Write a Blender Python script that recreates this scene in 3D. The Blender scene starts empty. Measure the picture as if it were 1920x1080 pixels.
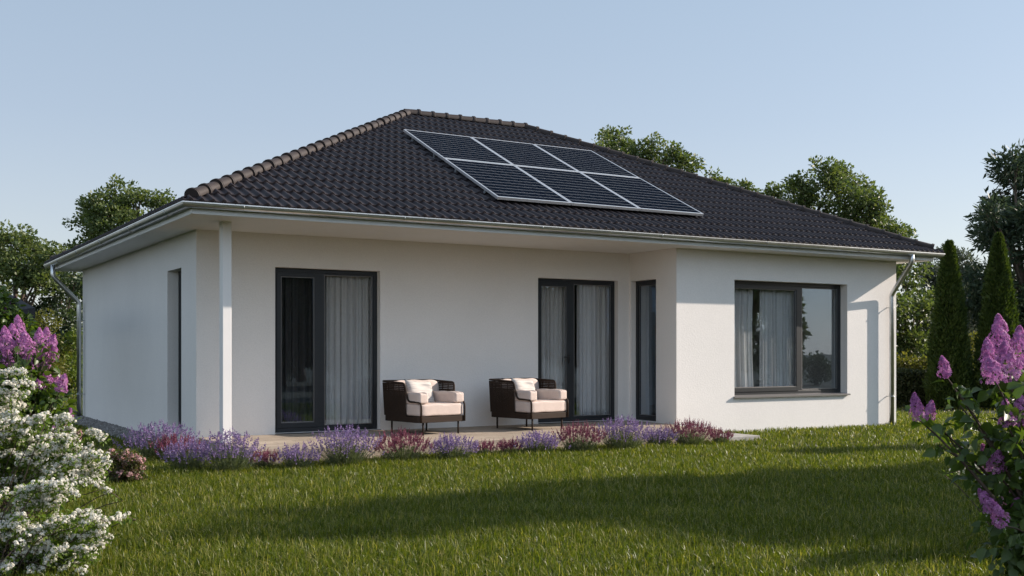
import bpy, bmesh, math, random
import numpy as np
from mathutils import Vector, Matrix
R_ = math.radians
random.seed(7); rng = np.random.default_rng(7)
scene = bpy.context.scene
col = scene.collection

# ------------------------------------------------------------ camera frame (used to lay out positions)
F_PX, CX, HY, CAM_H = 2060.0, 960.0, 659.0, 1.14
ANG = math.atan2(4412 - 960, F_PX)
FWD = np.array([math.cos(ANG), math.sin(ANG), 0.0])
RGT = np.array([math.sin(ANG), -math.cos(ANG), 0.0])
UPV = np.array([0.0, 0.0, 1.0])
CAM = np.array([0.0, 0.0, CAM_H])
GZ = -0.17                                  # lawn level; terrace top is z = 0

def at(px, py, d):
    return CAM + (FWD + RGT * (px - CX) / F_PX + UPV * (HY - py) / F_PX) * d
def ground(px, py, z=GZ):
    return at(px, py, F_PX * (CAM_H - z) / (py - HY))

# ------------------------------------------------------------ object helpers
def tag(o, label=None, cat=None, group=None, kind=None):
    if label: o['label'] = label
    if cat: o['category'] = cat
    if group: o['group'] = group
    if kind: o['kind'] = kind
    return o
def empty(name, loc=(0, 0, 0), rz=0.0, label=None, cat=None, group=None):
    o = bpy.data.objects.new(name, None); col.objects.link(o)
    o.location = loc; o.rotation_euler = (0, 0, rz); o.empty_display_size = 0.2
    return tag(o, label, cat, group)
def link_mesh(name, me, mat, parent=None, smooth=False):
    o = bpy.data.objects.new(name, me); col.objects.link(o)
    mats = mat if isinstance(mat, (list, tuple)) else [mat]
    for m in mats: me.materials.append(m)
    if parent is not None: o.parent = parent
    if smooth:
        me.polygons.foreach_set('use_smooth', np.ones(len(me.polygons), dtype=bool))
    return o
def mesh_tris(name, V, T, mat, parent=None, smooth=False, mi=None):
    V = np.asarray(V, dtype=np.float32); T = np.asarray(T, dtype=np.int32)
    me = bpy.data.meshes.new(name)
    me.vertices.add(len(V)); me.vertices.foreach_set('co', V.ravel())
    me.loops.add(T.size); me.loops.foreach_set('vertex_index', T.ravel())
    me.polygons.add(len(T)); me.polygons.foreach_set('loop_start', np.arange(0, T.size, T.shape[1], dtype=np.int32))
    if mi is not None: me.polygons.foreach_set('material_index', np.asarray(mi, dtype=np.int32))
    me.update(calc_edges=True); me.validate()
    return link_mesh(name, me, mat, parent, smooth)
def copy_tree(o, parent=None):
    c = o.copy(); col.objects.link(c)
    if parent is not None: c.parent = parent
    for ch in [x for x in bpy.data.objects if x.parent == o]:
        copy_tree(ch, c)
    return c

class MB:
    """collects boxes, tubes and grids that form ONE mesh object"""
    def __init__(s): s.v = []; s.f = []
    def add(s, V, Fc):
        b = len(s.v); s.v += [tuple(map(float, p)) for p in V]; s.f += [tuple(i + b for i in f) for f in Fc]
    def box(s, x0, x1, y0, y1, z0, z1):
        V = [(x, y, z) for z in (z0, z1) for y in (y0, y1) for x in (x0, x1)]
        s.add(V, [(0, 2, 3, 1), (4, 5, 7, 6), (0, 1, 5, 4), (2, 6, 7, 3), (0, 4, 6, 2), (1, 3, 7, 5)])
    def tube(s, pts, r, n=8, cap=True, closed=False):
        pts = [Vector(p) for p in pts]; m = len(pts)
        rr = r if isinstance(r, (list, tuple)) else [r] * m
        rings = []; up = None
        for i, p in enumerate(pts):
            a = pts[i - 1] if (i > 0 or closed) else p
            b = pts[(i + 1) % m] if (i < m - 1 or closed) else p
            t = (b - a).normalized()
            if up is None:
                up = Vector((0, 0, 1)) if abs(t.z) < 0.9 else Vector((1, 0, 0))
            sd = t.cross(up).normalized(); up = sd.cross(t).normalized()
            rings.append([p + (sd * math.cos(2 * math.pi * k / n) + up * math.sin(2 * math.pi * k / n)) * rr[i] for k in range(n)])
        V = [q for ring in rings for q in ring]; Fc = []
        for i in range(m if closed else m - 1):
            j = (i + 1) % m
            for k in range(n):
                l = (k + 1) % n
                Fc.append((i * n + k, i * n + l, j * n + l, j * n + k))
        if cap and not closed:
            Fc.append(tuple(reversed(range(n)))); Fc.append(tuple((m - 1) * n + k for k in range(n)))
        s.add(V, Fc)
    def build(s, name, mat, parent=None, smooth=False, bevel=0.0, seg=2, fixn=True):
        me = bpy.data.meshes.new(name); me.from_pydata(s.v, [], s.f)
        if fixn:
            bm = bmesh.new(); bm.from_mesh(me); bmesh.ops.recalc_face_normals(bm, faces=bm.faces[:]); bm.to_mesh(me); bm.free()
        o = link_mesh(name, me, mat, parent, smooth)
        if bevel:
            md = o.modifiers.new('bevel', 'BEVEL'); md.width = bevel; md.segments = seg; md.limit_method = 'ANGLE'; md.angle_limit = R_(40)
        return o

def round_path(pts, rad, k=5):
    """polyline with its inner corners rounded"""
    P = [Vector(p) for p in pts]; out = [P[0]]
    for i in range(1, len(P) - 1):
        a, b, c = P[i - 1], P[i], P[i + 1]
        r = min(rad, (a - b).length * .48, (c - b).length * .48)
        p0 = b + (a - b).normalized() * r; p1 = b + (c - b).normalized() * r
        for j in range(k + 1):
            t = j / k; out.append(p0 * (1 - t) ** 2 + b * 2 * t * (1 - t) + p1 * t * t)
    out.append(P[-1]); return out

# ------------------------------------------------------------ material helpers
def new_mat(name):
    m = bpy.data.materials.new(name); m.use_nodes = True
    nt = m.node_tree; b = nt.nodes['Principled BSDF']
    return m, nt, b
def nd(nt, t, **kw):
    n = nt.nodes.new(t)
    for k, v in kw.items():
        if k in n.inputs.keys(): n.inputs[k].default_value = v
        else: setattr(n, k, v)
    return n
def mathn(nt, op, a, b=None, clamp=False):
    n = nt.nodes.new('ShaderNodeMath'); n.operation = op; n.use_clamp = clamp
    for i, x in enumerate((a, b)):
        if x is None: continue
        if isinstance(x, (int, float)): n.inputs[i].default_value = x
        else: nt.links.new(x, n.inputs[i])
    return n.outputs[0]
def ramp(nt, fac, stops):
    r = nt.nodes.new('ShaderNodeValToRGB'); e = r.color_ramp.elements
    while len(e) < len(stops): e.new(0.5)
    for el, (p, c) in zip(e, stops): el.position = p; el.color = (*c, 1)
    nt.links.new(fac, r.inputs[0]); return r.outputs[0]
def simple(name, rgb, rough=0.6, metal=0.0, var=0.1, scale=6.0, bump=0.0, bscale=60.0, spec=0.5):
    m, nt, b = new_mat(name)
    tc = nd(nt, 'ShaderNodeTexCoord'); nz = nd(nt, 'ShaderNodeTexNoise', Scale=scale, Detail=5.0)
    nt.links.new(tc.outputs['Object'], nz.inputs['Vector'])
    lo = tuple(c * (1 - var) for c in rgb); hi = tuple(min(1, c * (1 + var)) for c in rgb)
    nt.links.new(ramp(nt, nz.outputs['Fac'], [(0.3, lo), (0.7, hi)]), b.inputs['Base Color'])
    b.inputs['Roughness'].default_value = rough; b.inputs['Metallic'].default_value = metal
    b.inputs['Specular IOR Level'].default_value = spec
    if bump:
        n2 = nd(nt, 'ShaderNodeTexNoise', Scale=bscale, Detail=3.0); nt.links.new(tc.outputs['Object'], n2.inputs['Vector'])
        bp = nd(nt, 'ShaderNodeBump', Strength=bump, Distance=0.01); nt.links.new(n2.outputs['Fac'], bp.inputs['Height'])
        nt.links.new(bp.outputs['Normal'], b.inputs['Normal'])
    return m
def leaf_mat(name, cols, trans=0.35, rough=0.5, tcol=None, spec=0.35):
    """leaf colour drawn per leaf; some light passes through"""
    m, nt, b = new_mat(name)
    g = nd(nt, 'ShaderNodeNewGeometry')
    n = len(cols); stops = [(i / max(1, n - 1), c) for i, c in enumerate(cols)]
    c = ramp(nt, g.outputs['Random Per Island'], stops)
    nt.links.new(c, b.inputs['Base Color']); b.inputs['Roughness'].default_value = rough
    b.inputs['Specular IOR Level'].default_value = spec
    tr = nd(nt, 'ShaderNodeBsdfTranslucent')
    mx = nd(nt, 'ShaderNodeMix', data_type='RGBA', blend_type='MULTIPLY'); mx.inputs[0].default_value = 1
    nt.links.new(c, mx.inputs[6]); mx.inputs[7].default_value = (*(tcol or (1.5, 1.6, .7)), 1)
    nt.links.new(mx.outputs[2], tr.inputs['Color'])
    ms = nd(nt, 'ShaderNodeMixShader'); ms.inputs[0].default_value = trans
    nt.links.new(b.outputs[0], ms.inputs[1]); nt.links.new(tr.outputs[0], ms.inputs[2])
    nt.links.new(ms.outputs[0], nt.nodes['Material Output'].inputs['Surface'])
    return m
# ------------------------------------------------------------ materials
def stucco(name, rgb, s):
    m, nt, b = new_mat(name)
    tc = nd(nt, 'ShaderNodeTexCoord')
    n1 = nd(nt, 'ShaderNodeTexNoise', Scale=0.9, Detail=6.0, Roughness=.6)
    n2 = nd(nt, 'ShaderNodeTexNoise', Scale=s, Detail=4.0, Roughness=.7)
    n3 = nd(nt, 'ShaderNodeTexVoronoi', Scale=s * .55)
    for n in (n1, n2, n3): nt.links.new(tc.outputs['Object'], n.inputs['Vector'])
    c1 = ramp(nt, n1.outputs['Fac'], [(.3, tuple(c * .965 for c in rgb)), (.7, tuple(min(1, c * 1.02) for c in rgb))])
    c2 = ramp(nt, n2.outputs['Fac'], [(.3, (.91, .91, .91)), (.62, (1, 1, 1))])
    mx = nd(nt, 'ShaderNodeMix', data_type='RGBA', blend_type='MULTIPLY'); mx.inputs[0].default_value = 1
    nt.links.new(c1, mx.inputs[6]); nt.links.new(c2, mx.inputs[7]); nt.links.new(mx.outputs[2], b.inputs['Base Color'])
    b.inputs['Roughness'].default_value = .9; b.inputs['Specular IOR Level'].default_value = .2
    hs = mathn(nt, 'ADD', n2.outputs['Fac'], mathn(nt, 'MULTIPLY', n3.outputs['Distance'], .8))
    bp = nd(nt, 'ShaderNodeBump', Strength=.28, Distance=.004); nt.links.new(hs, bp.inputs['Height'])
    nt.links.new(bp.outputs['Normal'], b.inputs['Normal'])
    return m
M = {}
M['stucco'] = stucco('white_stucco', (.85, .815, .78), 70)
M['soffit'] = simple('white_soffit', (.82, .80, .78), .75, var=.02, bump=.1, bscale=90)
M['white'] = simple('white_paint', (.79, .79, .78), .5, var=.02, scale=3)
M['post'] = simple('white_post_paint', (.82, .80, .78), .6, var=.02, scale=3, bump=.08, bscale=40)
M['zinc'] = simple('zinc_sheet', (.66, .67, .67), .34, 1.0, var=.12, scale=4)
M['anthracite'] = simple('anthracite_frame', (.016, .0185, .022), .42, var=.06)
M['sill'] = simple('aluminium_sill', (.22, .21, .205), .4, .4, var=.05)
M['interior'] = simple('interior_plaster', (.45, .41, .38), .9, var=.03)
M['interior_floor'] = simple('interior_oak_floor', (.34, .24, .16), .5, var=.2, scale=3)
M['bronze'] = simple('brown_powder_coat', (.030, .0185, .0125), .6, var=.1, spec=.18)
M['black_steel'] = simple('handle_steel', (.03, .03, .032), .35, .6)
M['alu'] = simple('panel_aluminium', (.74, .75, .76), .38, .75, var=.04)
M['bark'] = simple('bark', (.085, .062, .045), .9, var=.35, scale=9, bump=.7, bscale=22)
M['twig'] = simple('twig', (.075, .05, .035), .8, var=.3, scale=20)
M['stem'] = simple('green_stem', (.07, .085, .035), .7, var=.25, scale=20)
M['canvas'] = simple('charcoal_canvas', (.035, .034, .036), .9, var=.12, bump=.2, bscale=120)

def cloth(name, rgb, trans=.3):
    m, nt, b = new_mat(name)
    tc = nd(nt, 'ShaderNodeTexCoord'); w = nd(nt, 'ShaderNodeTexNoise', Scale=220.0, Detail=2.0)
    mp = nd(nt, 'ShaderNodeMapping'); mp.inputs['Scale'].default_value = (1, 1, .15)
    nt.links.new(tc.outputs['Object'], mp.inputs[0]); nt.links.new(mp.outputs[0], w.inputs['Vector'])
    c = ramp(nt, w.outputs['Fac'], [(.3, tuple(x * .85 for x in rgb)), (.7, rgb)])
    nt.links.new(c, b.inputs['Base Color']); b.inputs['Roughness'].default_value = .95; b.inputs['Specular IOR Level'].default_value = .1
    tr = nd(nt, 'ShaderNodeBsdfTranslucent'); nt.links.new(c, tr.inputs['Color'])
    ms = nd(nt, 'ShaderNodeMixShader'); ms.inputs[0].default_value = trans
    nt.links.new(b.outputs[0], ms.inputs[1]); nt.links.new(tr.outputs[0], ms.inputs[2])
    nt.links.new(ms.outputs[0], nt.nodes['Material Output'].inputs['Surface']); return m
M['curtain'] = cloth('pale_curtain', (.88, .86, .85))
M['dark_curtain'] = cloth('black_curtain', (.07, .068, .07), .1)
M['cushion'] = simple('cream_cushion_fabric', (.61, .505, .45), .92, var=.05, scale=14, bump=.35, bscale=180, spec=.15)

def pillow_mat():
    m, nt, b = new_mat('striped_pillow_fabric')
    tc = nd(nt, 'ShaderNodeTexCoord'); mp = nd(nt, 'ShaderNodeMapping'); mp.inputs['Scale'].default_value = (3.0, 1, 60)
    n = nd(nt, 'ShaderNodeTexNoise', Scale=1.0, Detail=3.0)
    nt.links.new(tc.outputs['Object'], mp.inputs[0]); nt.links.new(mp.outputs[0], n.inputs['Vector'])
    nt.links.new(ramp(nt, n.outputs['Fac'], [(.38, (.34, .32, .31)), (.52, (.56, .52, .485))]), b.inputs['Base Color'])
    b.inputs['Roughness'].default_value = .95; b.inputs['Specular IOR Level'].default_value = .1
    return m
M['pillow'] = pillow_mat()

def glass_mat():
    m, nt, b = new_mat('window_glass')
    lw = nd(nt, 'ShaderNodeLayerWeight', Blend=.5)
    f = mathn(nt, 'ADD', mathn(nt, 'MULTIPLY', mathn(nt, 'POWER', lw.outputs['Facing'], 4.0), .85), .085, True)
    tr = nd(nt, 'ShaderNodeBsdfTransparent'); tr.inputs['Color'].default_value = (.96, .97, .97, 1)
    gl = nd(nt, 'ShaderNodeBsdfGlossy', Roughness=.004); gl.inputs['Color'].default_value = (.64, .80, 1, 1)
    tc = nd(nt, 'ShaderNodeTexCoord'); n = nd(nt, 'ShaderNodeTexNoise', Scale=1.4, Detail=1.0)
    nt.links.new(tc.outputs['Object'], n.inputs['Vector'])
    bp = nd(nt, 'ShaderNodeBump', Strength=.06, Distance=.02); nt.links.new(n.outputs['Fac'], bp.inputs['Height'])
    nt.links.new(bp.outputs['Normal'], gl.inputs['Normal'])
    ms = nd(nt, 'ShaderNodeMixShader'); nt.links.new(f, ms.inputs[0])
    nt.links.new(tr.outputs[0], ms.inputs[1]); nt.links.new(gl.outputs[0], ms.inputs[2])
    nt.links.new(ms.outputs[0], nt.nodes['Material Output'].inputs['Surface']); return m
M['glass'] = glass_mat()

def tile_mat():
    m, nt, b = new_mat('dark_brown_roof_tile')
    tc = nd(nt, 'ShaderNodeTexCoord')
    n1 = nd(nt, 'ShaderNodeTexNoise', Scale=3.2, Detail=4.0); n2 = nd(nt, 'ShaderNodeTexNoise', Scale=140.0, Detail=3.0)
    for n in (n1, n2): nt.links.new(tc.outputs['Object'], n.inputs['Vector'])
    nt.links.new(ramp(nt, n1.outputs['Fac'], [(.3, (.026, .0215, .0245)), (.7, (.041, .033, .035))]), b.inputs['Base Color'])
    b.inputs['Roughness'].default_value = .52; b.inputs['Specular IOR Level'].default_value = .24
    bp = nd(nt, 'ShaderNodeBump', Strength=.12, Distance=.004); nt.links.new(n2.outputs['Fac'], bp.inputs['Height'])
    nt.links.new(bp.outputs['Normal'], b.inputs['Normal']); return m
M['tile'] = tile_mat()
M['ridge'] = simple('brown_ridge_tile', (.037, .0275, .0245), .6, var=.2, scale=5, bump=.15, bscale=120, spec=.3)

def cell_mat():
    m, nt, b = new_mat('solar_cells')
    tc = nd(nt, 'ShaderNodeTexCoord'); sp = nd(nt, 'ShaderNodeSeparateXYZ'); nt.links.new(tc.outputs['Object'], sp.inputs[0])
    fy = mathn(nt, 'FRACT', mathn(nt, 'MULTIPLY', sp.outputs['Y'], 1 / .151)); ly = mathn(nt, 'LESS_THAN', fy, .042)
    fx = mathn(nt, 'FRACT', mathn(nt, 'MULTIPLY', sp.outputs['X'], 1 / .2)); lx = mathn(nt, 'LESS_THAN', fx, .035)
    gap = mathn(nt, 'MAXIMUM', mathn(nt, 'MULTIPLY', lx, .10), ly)
    n = nd(nt, 'ShaderNodeTexNoise', Scale=9.0, Detail=2.0); nt.links.new(tc.outputs['Object'], n.inputs['Vector'])
    base = ramp(nt, n.outputs['Fac'], [(.35, (.004, .007, .013)), (.65, (.007, .011, .019))])
    mx = nd(nt, 'ShaderNodeMix', data_type='RGBA'); nt.links.new(gap, mx.inputs[0]); nt.links.new(base, mx.inputs[6])
    mx.inputs[7].default_value = (.30, .32, .35, 1); nt.links.new(mx.outputs[2], b.inputs['Base Color'])
    b.inputs['Roughness'].default_value = .22; b.inputs['Specular IOR Level'].default_value = .0; return m
M['cells'] = cell_mat()

def paver_mat():
    m, nt, b = new_mat('terrace_pavers')
    tc = nd(nt, 'ShaderNodeTexCoord'); geo = nd(nt, 'ShaderNodeNewGeometry')
    br = nd(nt, 'ShaderNodeTexBrick', Scale=1.0)
    br.inputs['Brick Width'].default_value = .60; br.inputs['Row Height'].default_value = .20; br.inputs['Mortar Size'].default_value = .004
    br.inputs['Color1'].default_value = (.46, .385, .305, 1); br.inputs['Color2'].default_value = (.38, .315, .25, 1); br.inputs['Mortar'].default_value = (.10, .085, .07, 1)
    nt.links.new(tc.outputs['Object'], br.inputs['Vector'])
    mp = nd(nt, 'ShaderNodeMapping'); mp.inputs['Scale'].default_value = (1.5, 26, 26); n = nd(nt, 'ShaderNodeTexNoise', Scale=1.6, Detail=6.0, Roughness=.65)
    nt.links.new(tc.outputs['Object'], mp.inputs[0]); nt.links.new(mp.outputs[0], n.inputs['Vector'])
    n2 = nd(nt, 'ShaderNodeTexNoise', Scale=1.1, Detail=4.0); nt.links.new(tc.outputs['Object'], n2.inputs['Vector'])
    g = ramp(nt, n.outputs['Fac'], [(.3, (.70, .68, .66)), (.7, (1.12, 1.1, 1.08))]); g2 = ramp(nt, n2.outputs['Fac'], [(.3, (.8, .8, .8)), (.7, (1.1, 1.1, 1.1))])
    mx = nd(nt, 'ShaderNodeMix', data_type='RGBA', blend_type='MULTIPLY'); mx.inputs[0].default_value = 1
    mx2 = nd(nt, 'ShaderNodeMix', data_type='RGBA', blend_type='MULTIPLY'); mx2.inputs[0].default_value = 1
    nt.links.new(br.outputs['Color'], mx.inputs[6]); nt.links.new(g, mx.inputs[7]); nt.links.new(mx.outputs[2], mx2.inputs[6]); nt.links.new(g2, mx2.inputs[7])
    nt.links.new(mx2.outputs[2], b.inputs['Base Color']); b.inputs['Roughness'].default_value = .8; b.inputs['Specular IOR Level'].default_value = .3
    hh = mathn(nt, 'SUBTRACT', mathn(nt, 'MULTIPLY', n.outputs['Fac'], .35), br.outputs['Fac'])
    bp = nd(nt, 'ShaderNodeBump', Strength=.5, Distance=.004); nt.links.new(hh, bp.inputs['Height']); nt.links.new(bp.outputs['Normal'], b.inputs['Normal'])
    return m
M['paver'] = paver_mat()
M['concrete'] = simple('pale_concrete', (.36, .34, .31), .85, var=.12, scale=9, bump=.3, bscale=70)
M['soil'] = simple('lawn_soil', (.016, .022, .007), .95, var=.4, scale=2.5, bump=.8, bscale=30)
M['pebble'] = leaf_mat('grey_pebbles', [(.14, .13, .125), (.26, .25, .24), (.19, .175, .165), (.34, .33, .32)], 0, .8)

M['grass'] = leaf_mat('grass_blades', [(0.0421, 0.0673, 0.0077), (0.1158, 0.1442, 0.0123), (0.0652, 0.0961, 0.0084), (0.1737, 0.1875, 0.0215), (0.0947, 0.1298, 0.0107), (0.0485, 0.0769, 0.0077), (0.1369, 0.1634, 0.0154), (0.3789, 0.3269, 0.138), (0.0789, 0.1106, 0.0092)], .40, .38, (1.3, 1.4, .28), .3)
M['oak'] = leaf_mat('oak_leaves', [(0.0635, 0.0972, 0.0351), (0.1135, 0.1418, 0.0491), (0.0832, 0.1188, 0.0386), (0.1512, 0.1688, 0.0632)], .32, .45)
M['oak_dark'] = leaf_mat('dark_tree_leaves', [(0.0358, 0.06, 0.03), (0.0605, 0.0875, 0.039), (0.0468, 0.0725, 0.033), (0.0798, 0.105, 0.045)], .28, .45)
M['bush_bright'] = leaf_mat('bright_bush_leaves', [(0.075, 0.1187, 0.0175), (0.1313, 0.1688, 0.0275), (0.1, 0.15, 0.0225), (0.175, 0.1875, 0.0375)], .4, .45)
M['bush_yellow'] = leaf_mat('olive_bush_leaves', [(0.09, 0.0984, 0.0216), (0.144, 0.138, 0.0288), (0.108, 0.114, 0.024), (0.168, 0.15, 0.036)], .4, .45)
M['willow'] = leaf_mat('grey_green_leaves', [(0.0713, 0.0874, 0.0598), (0.1012, 0.1207, 0.0828), (0.0862, 0.1035, 0.069)], .3, .5, (1.3, 1.35, 1.0))
M['bluegreen'] = leaf_mat('blue_green_leaves', [(0.0343, 0.0552, 0.0342), (0.0593, 0.0828, 0.0502), (0.0468, 0.069, 0.041), (0.0811, 0.1021, 0.0593)], .25, .4, (1.3, 1.4, 1.0), .12)
M['thuja'] = leaf_mat('thuja_sprays', [(0.0264, 0.048, 0.0096), (0.048, 0.0792, 0.0144), (0.066, 0.096, 0.0168), (0.036, 0.0624, 0.012)], .28, .6, (1.4, 1.4, .5))
M['hedge'] = leaf_mat('hedge_leaves', [(0.0264, 0.0396, 0.0154), (0.0506, 0.0616, 0.0242), (0.0374, 0.0506, 0.0198)], .25, .5)
M['lilac_leaf'] = leaf_mat('lilac_leaves', [(0.0483, 0.0837, 0.0248), (0.0794, 0.1207, 0.0304), (0.0621, 0.0998, 0.0276)], .33, .38, (1.8, 1.9, .45))
M['lilac_bloom'] = leaf_mat('lilac_florets', [(0.3548, 0.1156, 0.3244), (0.5125, 0.2215, 0.4579), (0.4337, 0.1637, 0.3911), (0.6111, 0.3275, 0.5438)], .38, .6, (1.1, 1.0, 1.1), .2)
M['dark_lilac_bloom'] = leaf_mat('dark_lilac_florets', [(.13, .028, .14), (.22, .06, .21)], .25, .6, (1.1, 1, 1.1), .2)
M['spirea_bloom'] = leaf_mat('white_spirea_florets', [(0.756, 0.728, 0.64), (0.86, 0.832, 0.76), (0.819, 0.8008, 0.72)], .42, .7, (1, 1, 1), .2)
M['spirea_leaf'] = leaf_mat('spirea_leaves', [(0.0625, 0.11, 0.0175), (0.125, 0.1875, 0.0275), (0.0875, 0.1375, 0.0225), (0.175, 0.225, 0.04)], .4, .45)
M['pink_bloom'] = leaf_mat('pink_florets', [(.66, .36, .36), (.78, .58, .55), (.58, .28, .30), (.80, .68, .64)], .4, .7, (1, 1, 1), .2)
M['red_leaf'] = leaf_mat('bronze_leaves', [(.07, .065, .022), (.06, .10, .022), (.10, .06, .03), (.08, .12, .025)], .4, .45)
M['lav_bloom'] = leaf_mat('lavender_florets', [(.17, .11, .25), (.29, .20, .37), (.22, .15, .31), (.43, .33, .50)], .22, .7, (1, 1, 1.1), .15)
M['lav_leaf'] = leaf_mat('lavender_leaves', [(.075, .095, .050), (.12, .14, .075), (.09, .115, .05)], .3, .6)
M['heath_bloom'] = leaf_mat('heather_florets', [(.17, .045, .085), (.27, .09, .13), (.21, .06, .105), (.36, .15, .18)], .22, .7, (1, 1, 1), .15)
# ------------------------------------------------------------ house
X0, XW, X1 = 3.866, 11.0, 16.05            # left wall, wing side wall, right wall
YT, YW, YB = 14.64, 13.42, 23.14           # terrace wall, wing front, back wall
SOF = 2.758; TH = .30
house = empty('house', (X0, YW, GZ), 0, 'white single-storey bungalow with a dark tiled hipped roof, anthracite windows and covered terrace', 'house')
HL = Vector(house.location)
def hp(o):                                   # parent to the house, geometry stays in world coordinates
    o.parent = house; o.matrix_parent_inverse = Matrix.Translation(-HL); return o

def wall_panel(mb, p0, p1, z0, z1, openings, nrm, th, depth=None):
    """wall from p0 to p1 (xy) with openings [(u0,u1,z0,z1)], outer face on p0-p1, thickness along -nrm"""
    p0 = Vector((*p0, 0)); p1 = Vector((*p1, 0)); L = (p1 - p0).length; t = (p1 - p0) / L; n = Vector((*nrm, 0))
    us = sorted({0, L, *[o[0] for o in openings], *[o[1] for o in openings]}); zs = sorted({z0, z1, *[o[2] for o in openings], *[o[3] for o in openings]})
    def pt(u, z, d): q = p0 + t * u - n * d; return (q.x, q.y, z)
    for i in range(len(us) - 1):
        for j in range(len(zs) - 1):
            uc = (us[i] + us[i + 1]) / 2; zc = (zs[j] + zs[j + 1]) / 2
            if any(o[0] < uc < o[1] and o[2] < zc < o[3] for o in openings): continue
            for d in (0, th):
                q = [pt(us[i], zs[j], d), pt(us[i + 1], zs[j], d), pt(us[i + 1], zs[j + 1], d), pt(us[i], zs[j + 1], d)]
                mb.add(q, [(0, 1, 2, 3)])
    for (a, b, c, e) in openings:
        for s in ([(a, c), (a, e)], [(b, c), (b, e)], [(a, c), (b, c)], [(a, e), (b, e)]):
            (ua, za), (ub, zb) = s
            mb.add([pt(ua, za, 0), pt(ub, zb, 0), pt(ub, zb, th), pt(ua, za, th)], [(0, 1, 2, 3)])

HEAD = 2.303; THR = .012
D1 = (4.944, 6.514); D2 = (9.214, 10.77); WS = (13.93, 14.59); WW = (12.20, 14.80); LW = (15.42, 16.21)
wb = MB()
wall_panel(wb, (X0, YT), (XW, YT), -.5, SOF, [(D1[0] - X0, D1[1] - X0, THR, HEAD), (D2[0] - X0, D2[1] - X0, THR, HEAD)], (0, -1), TH)
wall_panel(wb, (XW, YW), (X1, YW), -.5, SOF, [(WW[0] - XW, WW[1] - XW, .41, HEAD)], (0, -1), TH)
wall_panel(wb, (XW, YT), (XW, YW), -.5, SOF, [(YT - WS[1], YT - WS[0], THR, HEAD)], (-1, 0), TH)
wall_panel(wb, (X0, YB), (X0, YT), -.5, SOF, [(YB - LW[1], YB - LW[0], .04, HEAD)], (-1, 0), TH)
wall_panel(wb, (X1, YB), (X0, YB), -.5, SOF, [], (0, 1), TH)
wall_panel(wb, (X1, YW), (X1, YB), -.5, SOF, [], (1, 0), TH)
hp(wb.build('wall', M['stucco'], fixn=False))
ib = MB()
ib.box(X0 + TH, X1 - TH, 18.6, 18.75, .0, SOF - .06);
hp(ib.build('interior_wall', M['interior']))
for bb in ((8.0, 8.12, YT + TH, 18.6), (11.9, 12.02, YT + TH + .6, 18.6)):
    ib = MB(); ib.box(*bb, .0, SOF - .06); hp(ib.build('interior_wall', M['interior']))
fb = MB(); fb.box(X0 + TH - .05, X1 - TH + .05, YT + .12, YB - TH, -.12, .0); hp(fb.build('interior_floor', M['interior_floor'])); fb = MB(); fb.box(XW + TH - .18, X1 - TH + .05, YW + TH - .1, YT + .118, -.12, .0)
hp(fb.build('interior_floor', M['interior_floor']))

def sub(o, part):                             # sub-part of a house part
    o.parent = part; return o
# eaves: soffit board, fascia ring
FX0, FX1, FY0, FY1 = 3.364, 16.47, 12.95, 23.62
sb = MB(); sb.box(FX0 + .022, FX1 - .022, FY0 + .022, FY1 - .022, SOF, SOF + .02); hp(sb.build('soffit', M['soffit']))
fa = MB(); z0, z1 = SOF - .006, 2.852
fa.box(FX0, FX1, FY0, FY0 + .022, z0, z1); fa.box(FX0, FX1, FY1 - .022, FY1, z0, z1)
fa.box(FX0, FX0 + .022, FY0 + .0225, FY1 - .0225, z0, z1); fa.box(FX1 - .022, FX1, FY0 + .0225, FY1 - .0225, z0, z1)
hp(fa.build('fascia', M['white'], bevel=.004))
pb = MB(); pb.box(3.905, 4.016, 13.55, 13.70, -.02, SOF + .004); hp(pb.build('post', M['post'], bevel=.004))

# gutter: half-round channel all the way round, mitred at the corners
GR = .057; GO = .076; GLIP = 2.868
def gutter_profile():
    pr = []
    for k in range(11):                                   # outer lip -> bottom -> inner lip
        a = math.pi * k / 10; pr.append((GO + GR * math.cos(a), GLIP - GR * math.sin(a)))
    bead = [(GO + GR + .010 * math.cos(a) - .002, GLIP + .004 + .010 * math.sin(a)) for a in (math.pi, math.pi * .6, math.pi * .2, -math.pi * .2, -math.pi * .6)]
    inner = [(GO + (GR - .004) * math.cos(math.pi * k / 10), GLIP - (GR - .004) * math.sin(math.pi * k / 10)) for k in range(10, -1, -1)]
    return list(reversed(bead)) + pr + inner
gp = gutter_profile(); gb = MB(); V = []
for (cx_, cy_, sx, sy) in ((FX0, FY0, -1, -1), (FX1, FY0, 1, -1), (FX1, FY1, 1, 1), (FX0, FY1, -1, 1)):
    V += [(cx_ + sx * o, cy_ + sy * o, z) for (o, z) in gp]
n = len(gp); Fc = []
for i in range(4):
    j = (i + 1) % 4
    for k in range(n): l = (k + 1) % n; Fc.append((i * n + k, i * n + l, j * n + l, j * n + k))
gb.add(V, Fc)
gutter = hp(gb.build('gutter', M['zinc'], smooth=True))
md = gutter.modifiers.new('edges', 'EDGE_SPLIT'); md.split_angle = R_(50)
def bracket(px, py, ax):                                  # strap under the channel
    pts = []
    for k in range(9):
        a = math.pi * k / 8; o = GO + (GR + .004) * math.cos(a); z = GLIP - (GR + .004) * math.sin(a)
        pts.append((px, FY0 - o, z) if ax == 'f' else (FX0 - o, py, z) if ax == 'l' else (FX1 + o, py, z))
    br = MB(); br.tube(pts, .0045, 4); sub(br.build('gutter_bracket', M['zinc'], smooth=True), gutter)
for x in np.arange(3.95, 16.4, 2.1): bracket(x, 0, 'f')
for y in np.arange(13.75, 23.4, 2.1): bracket(0, y, 'l'); bracket(0, y, 'r')
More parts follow.
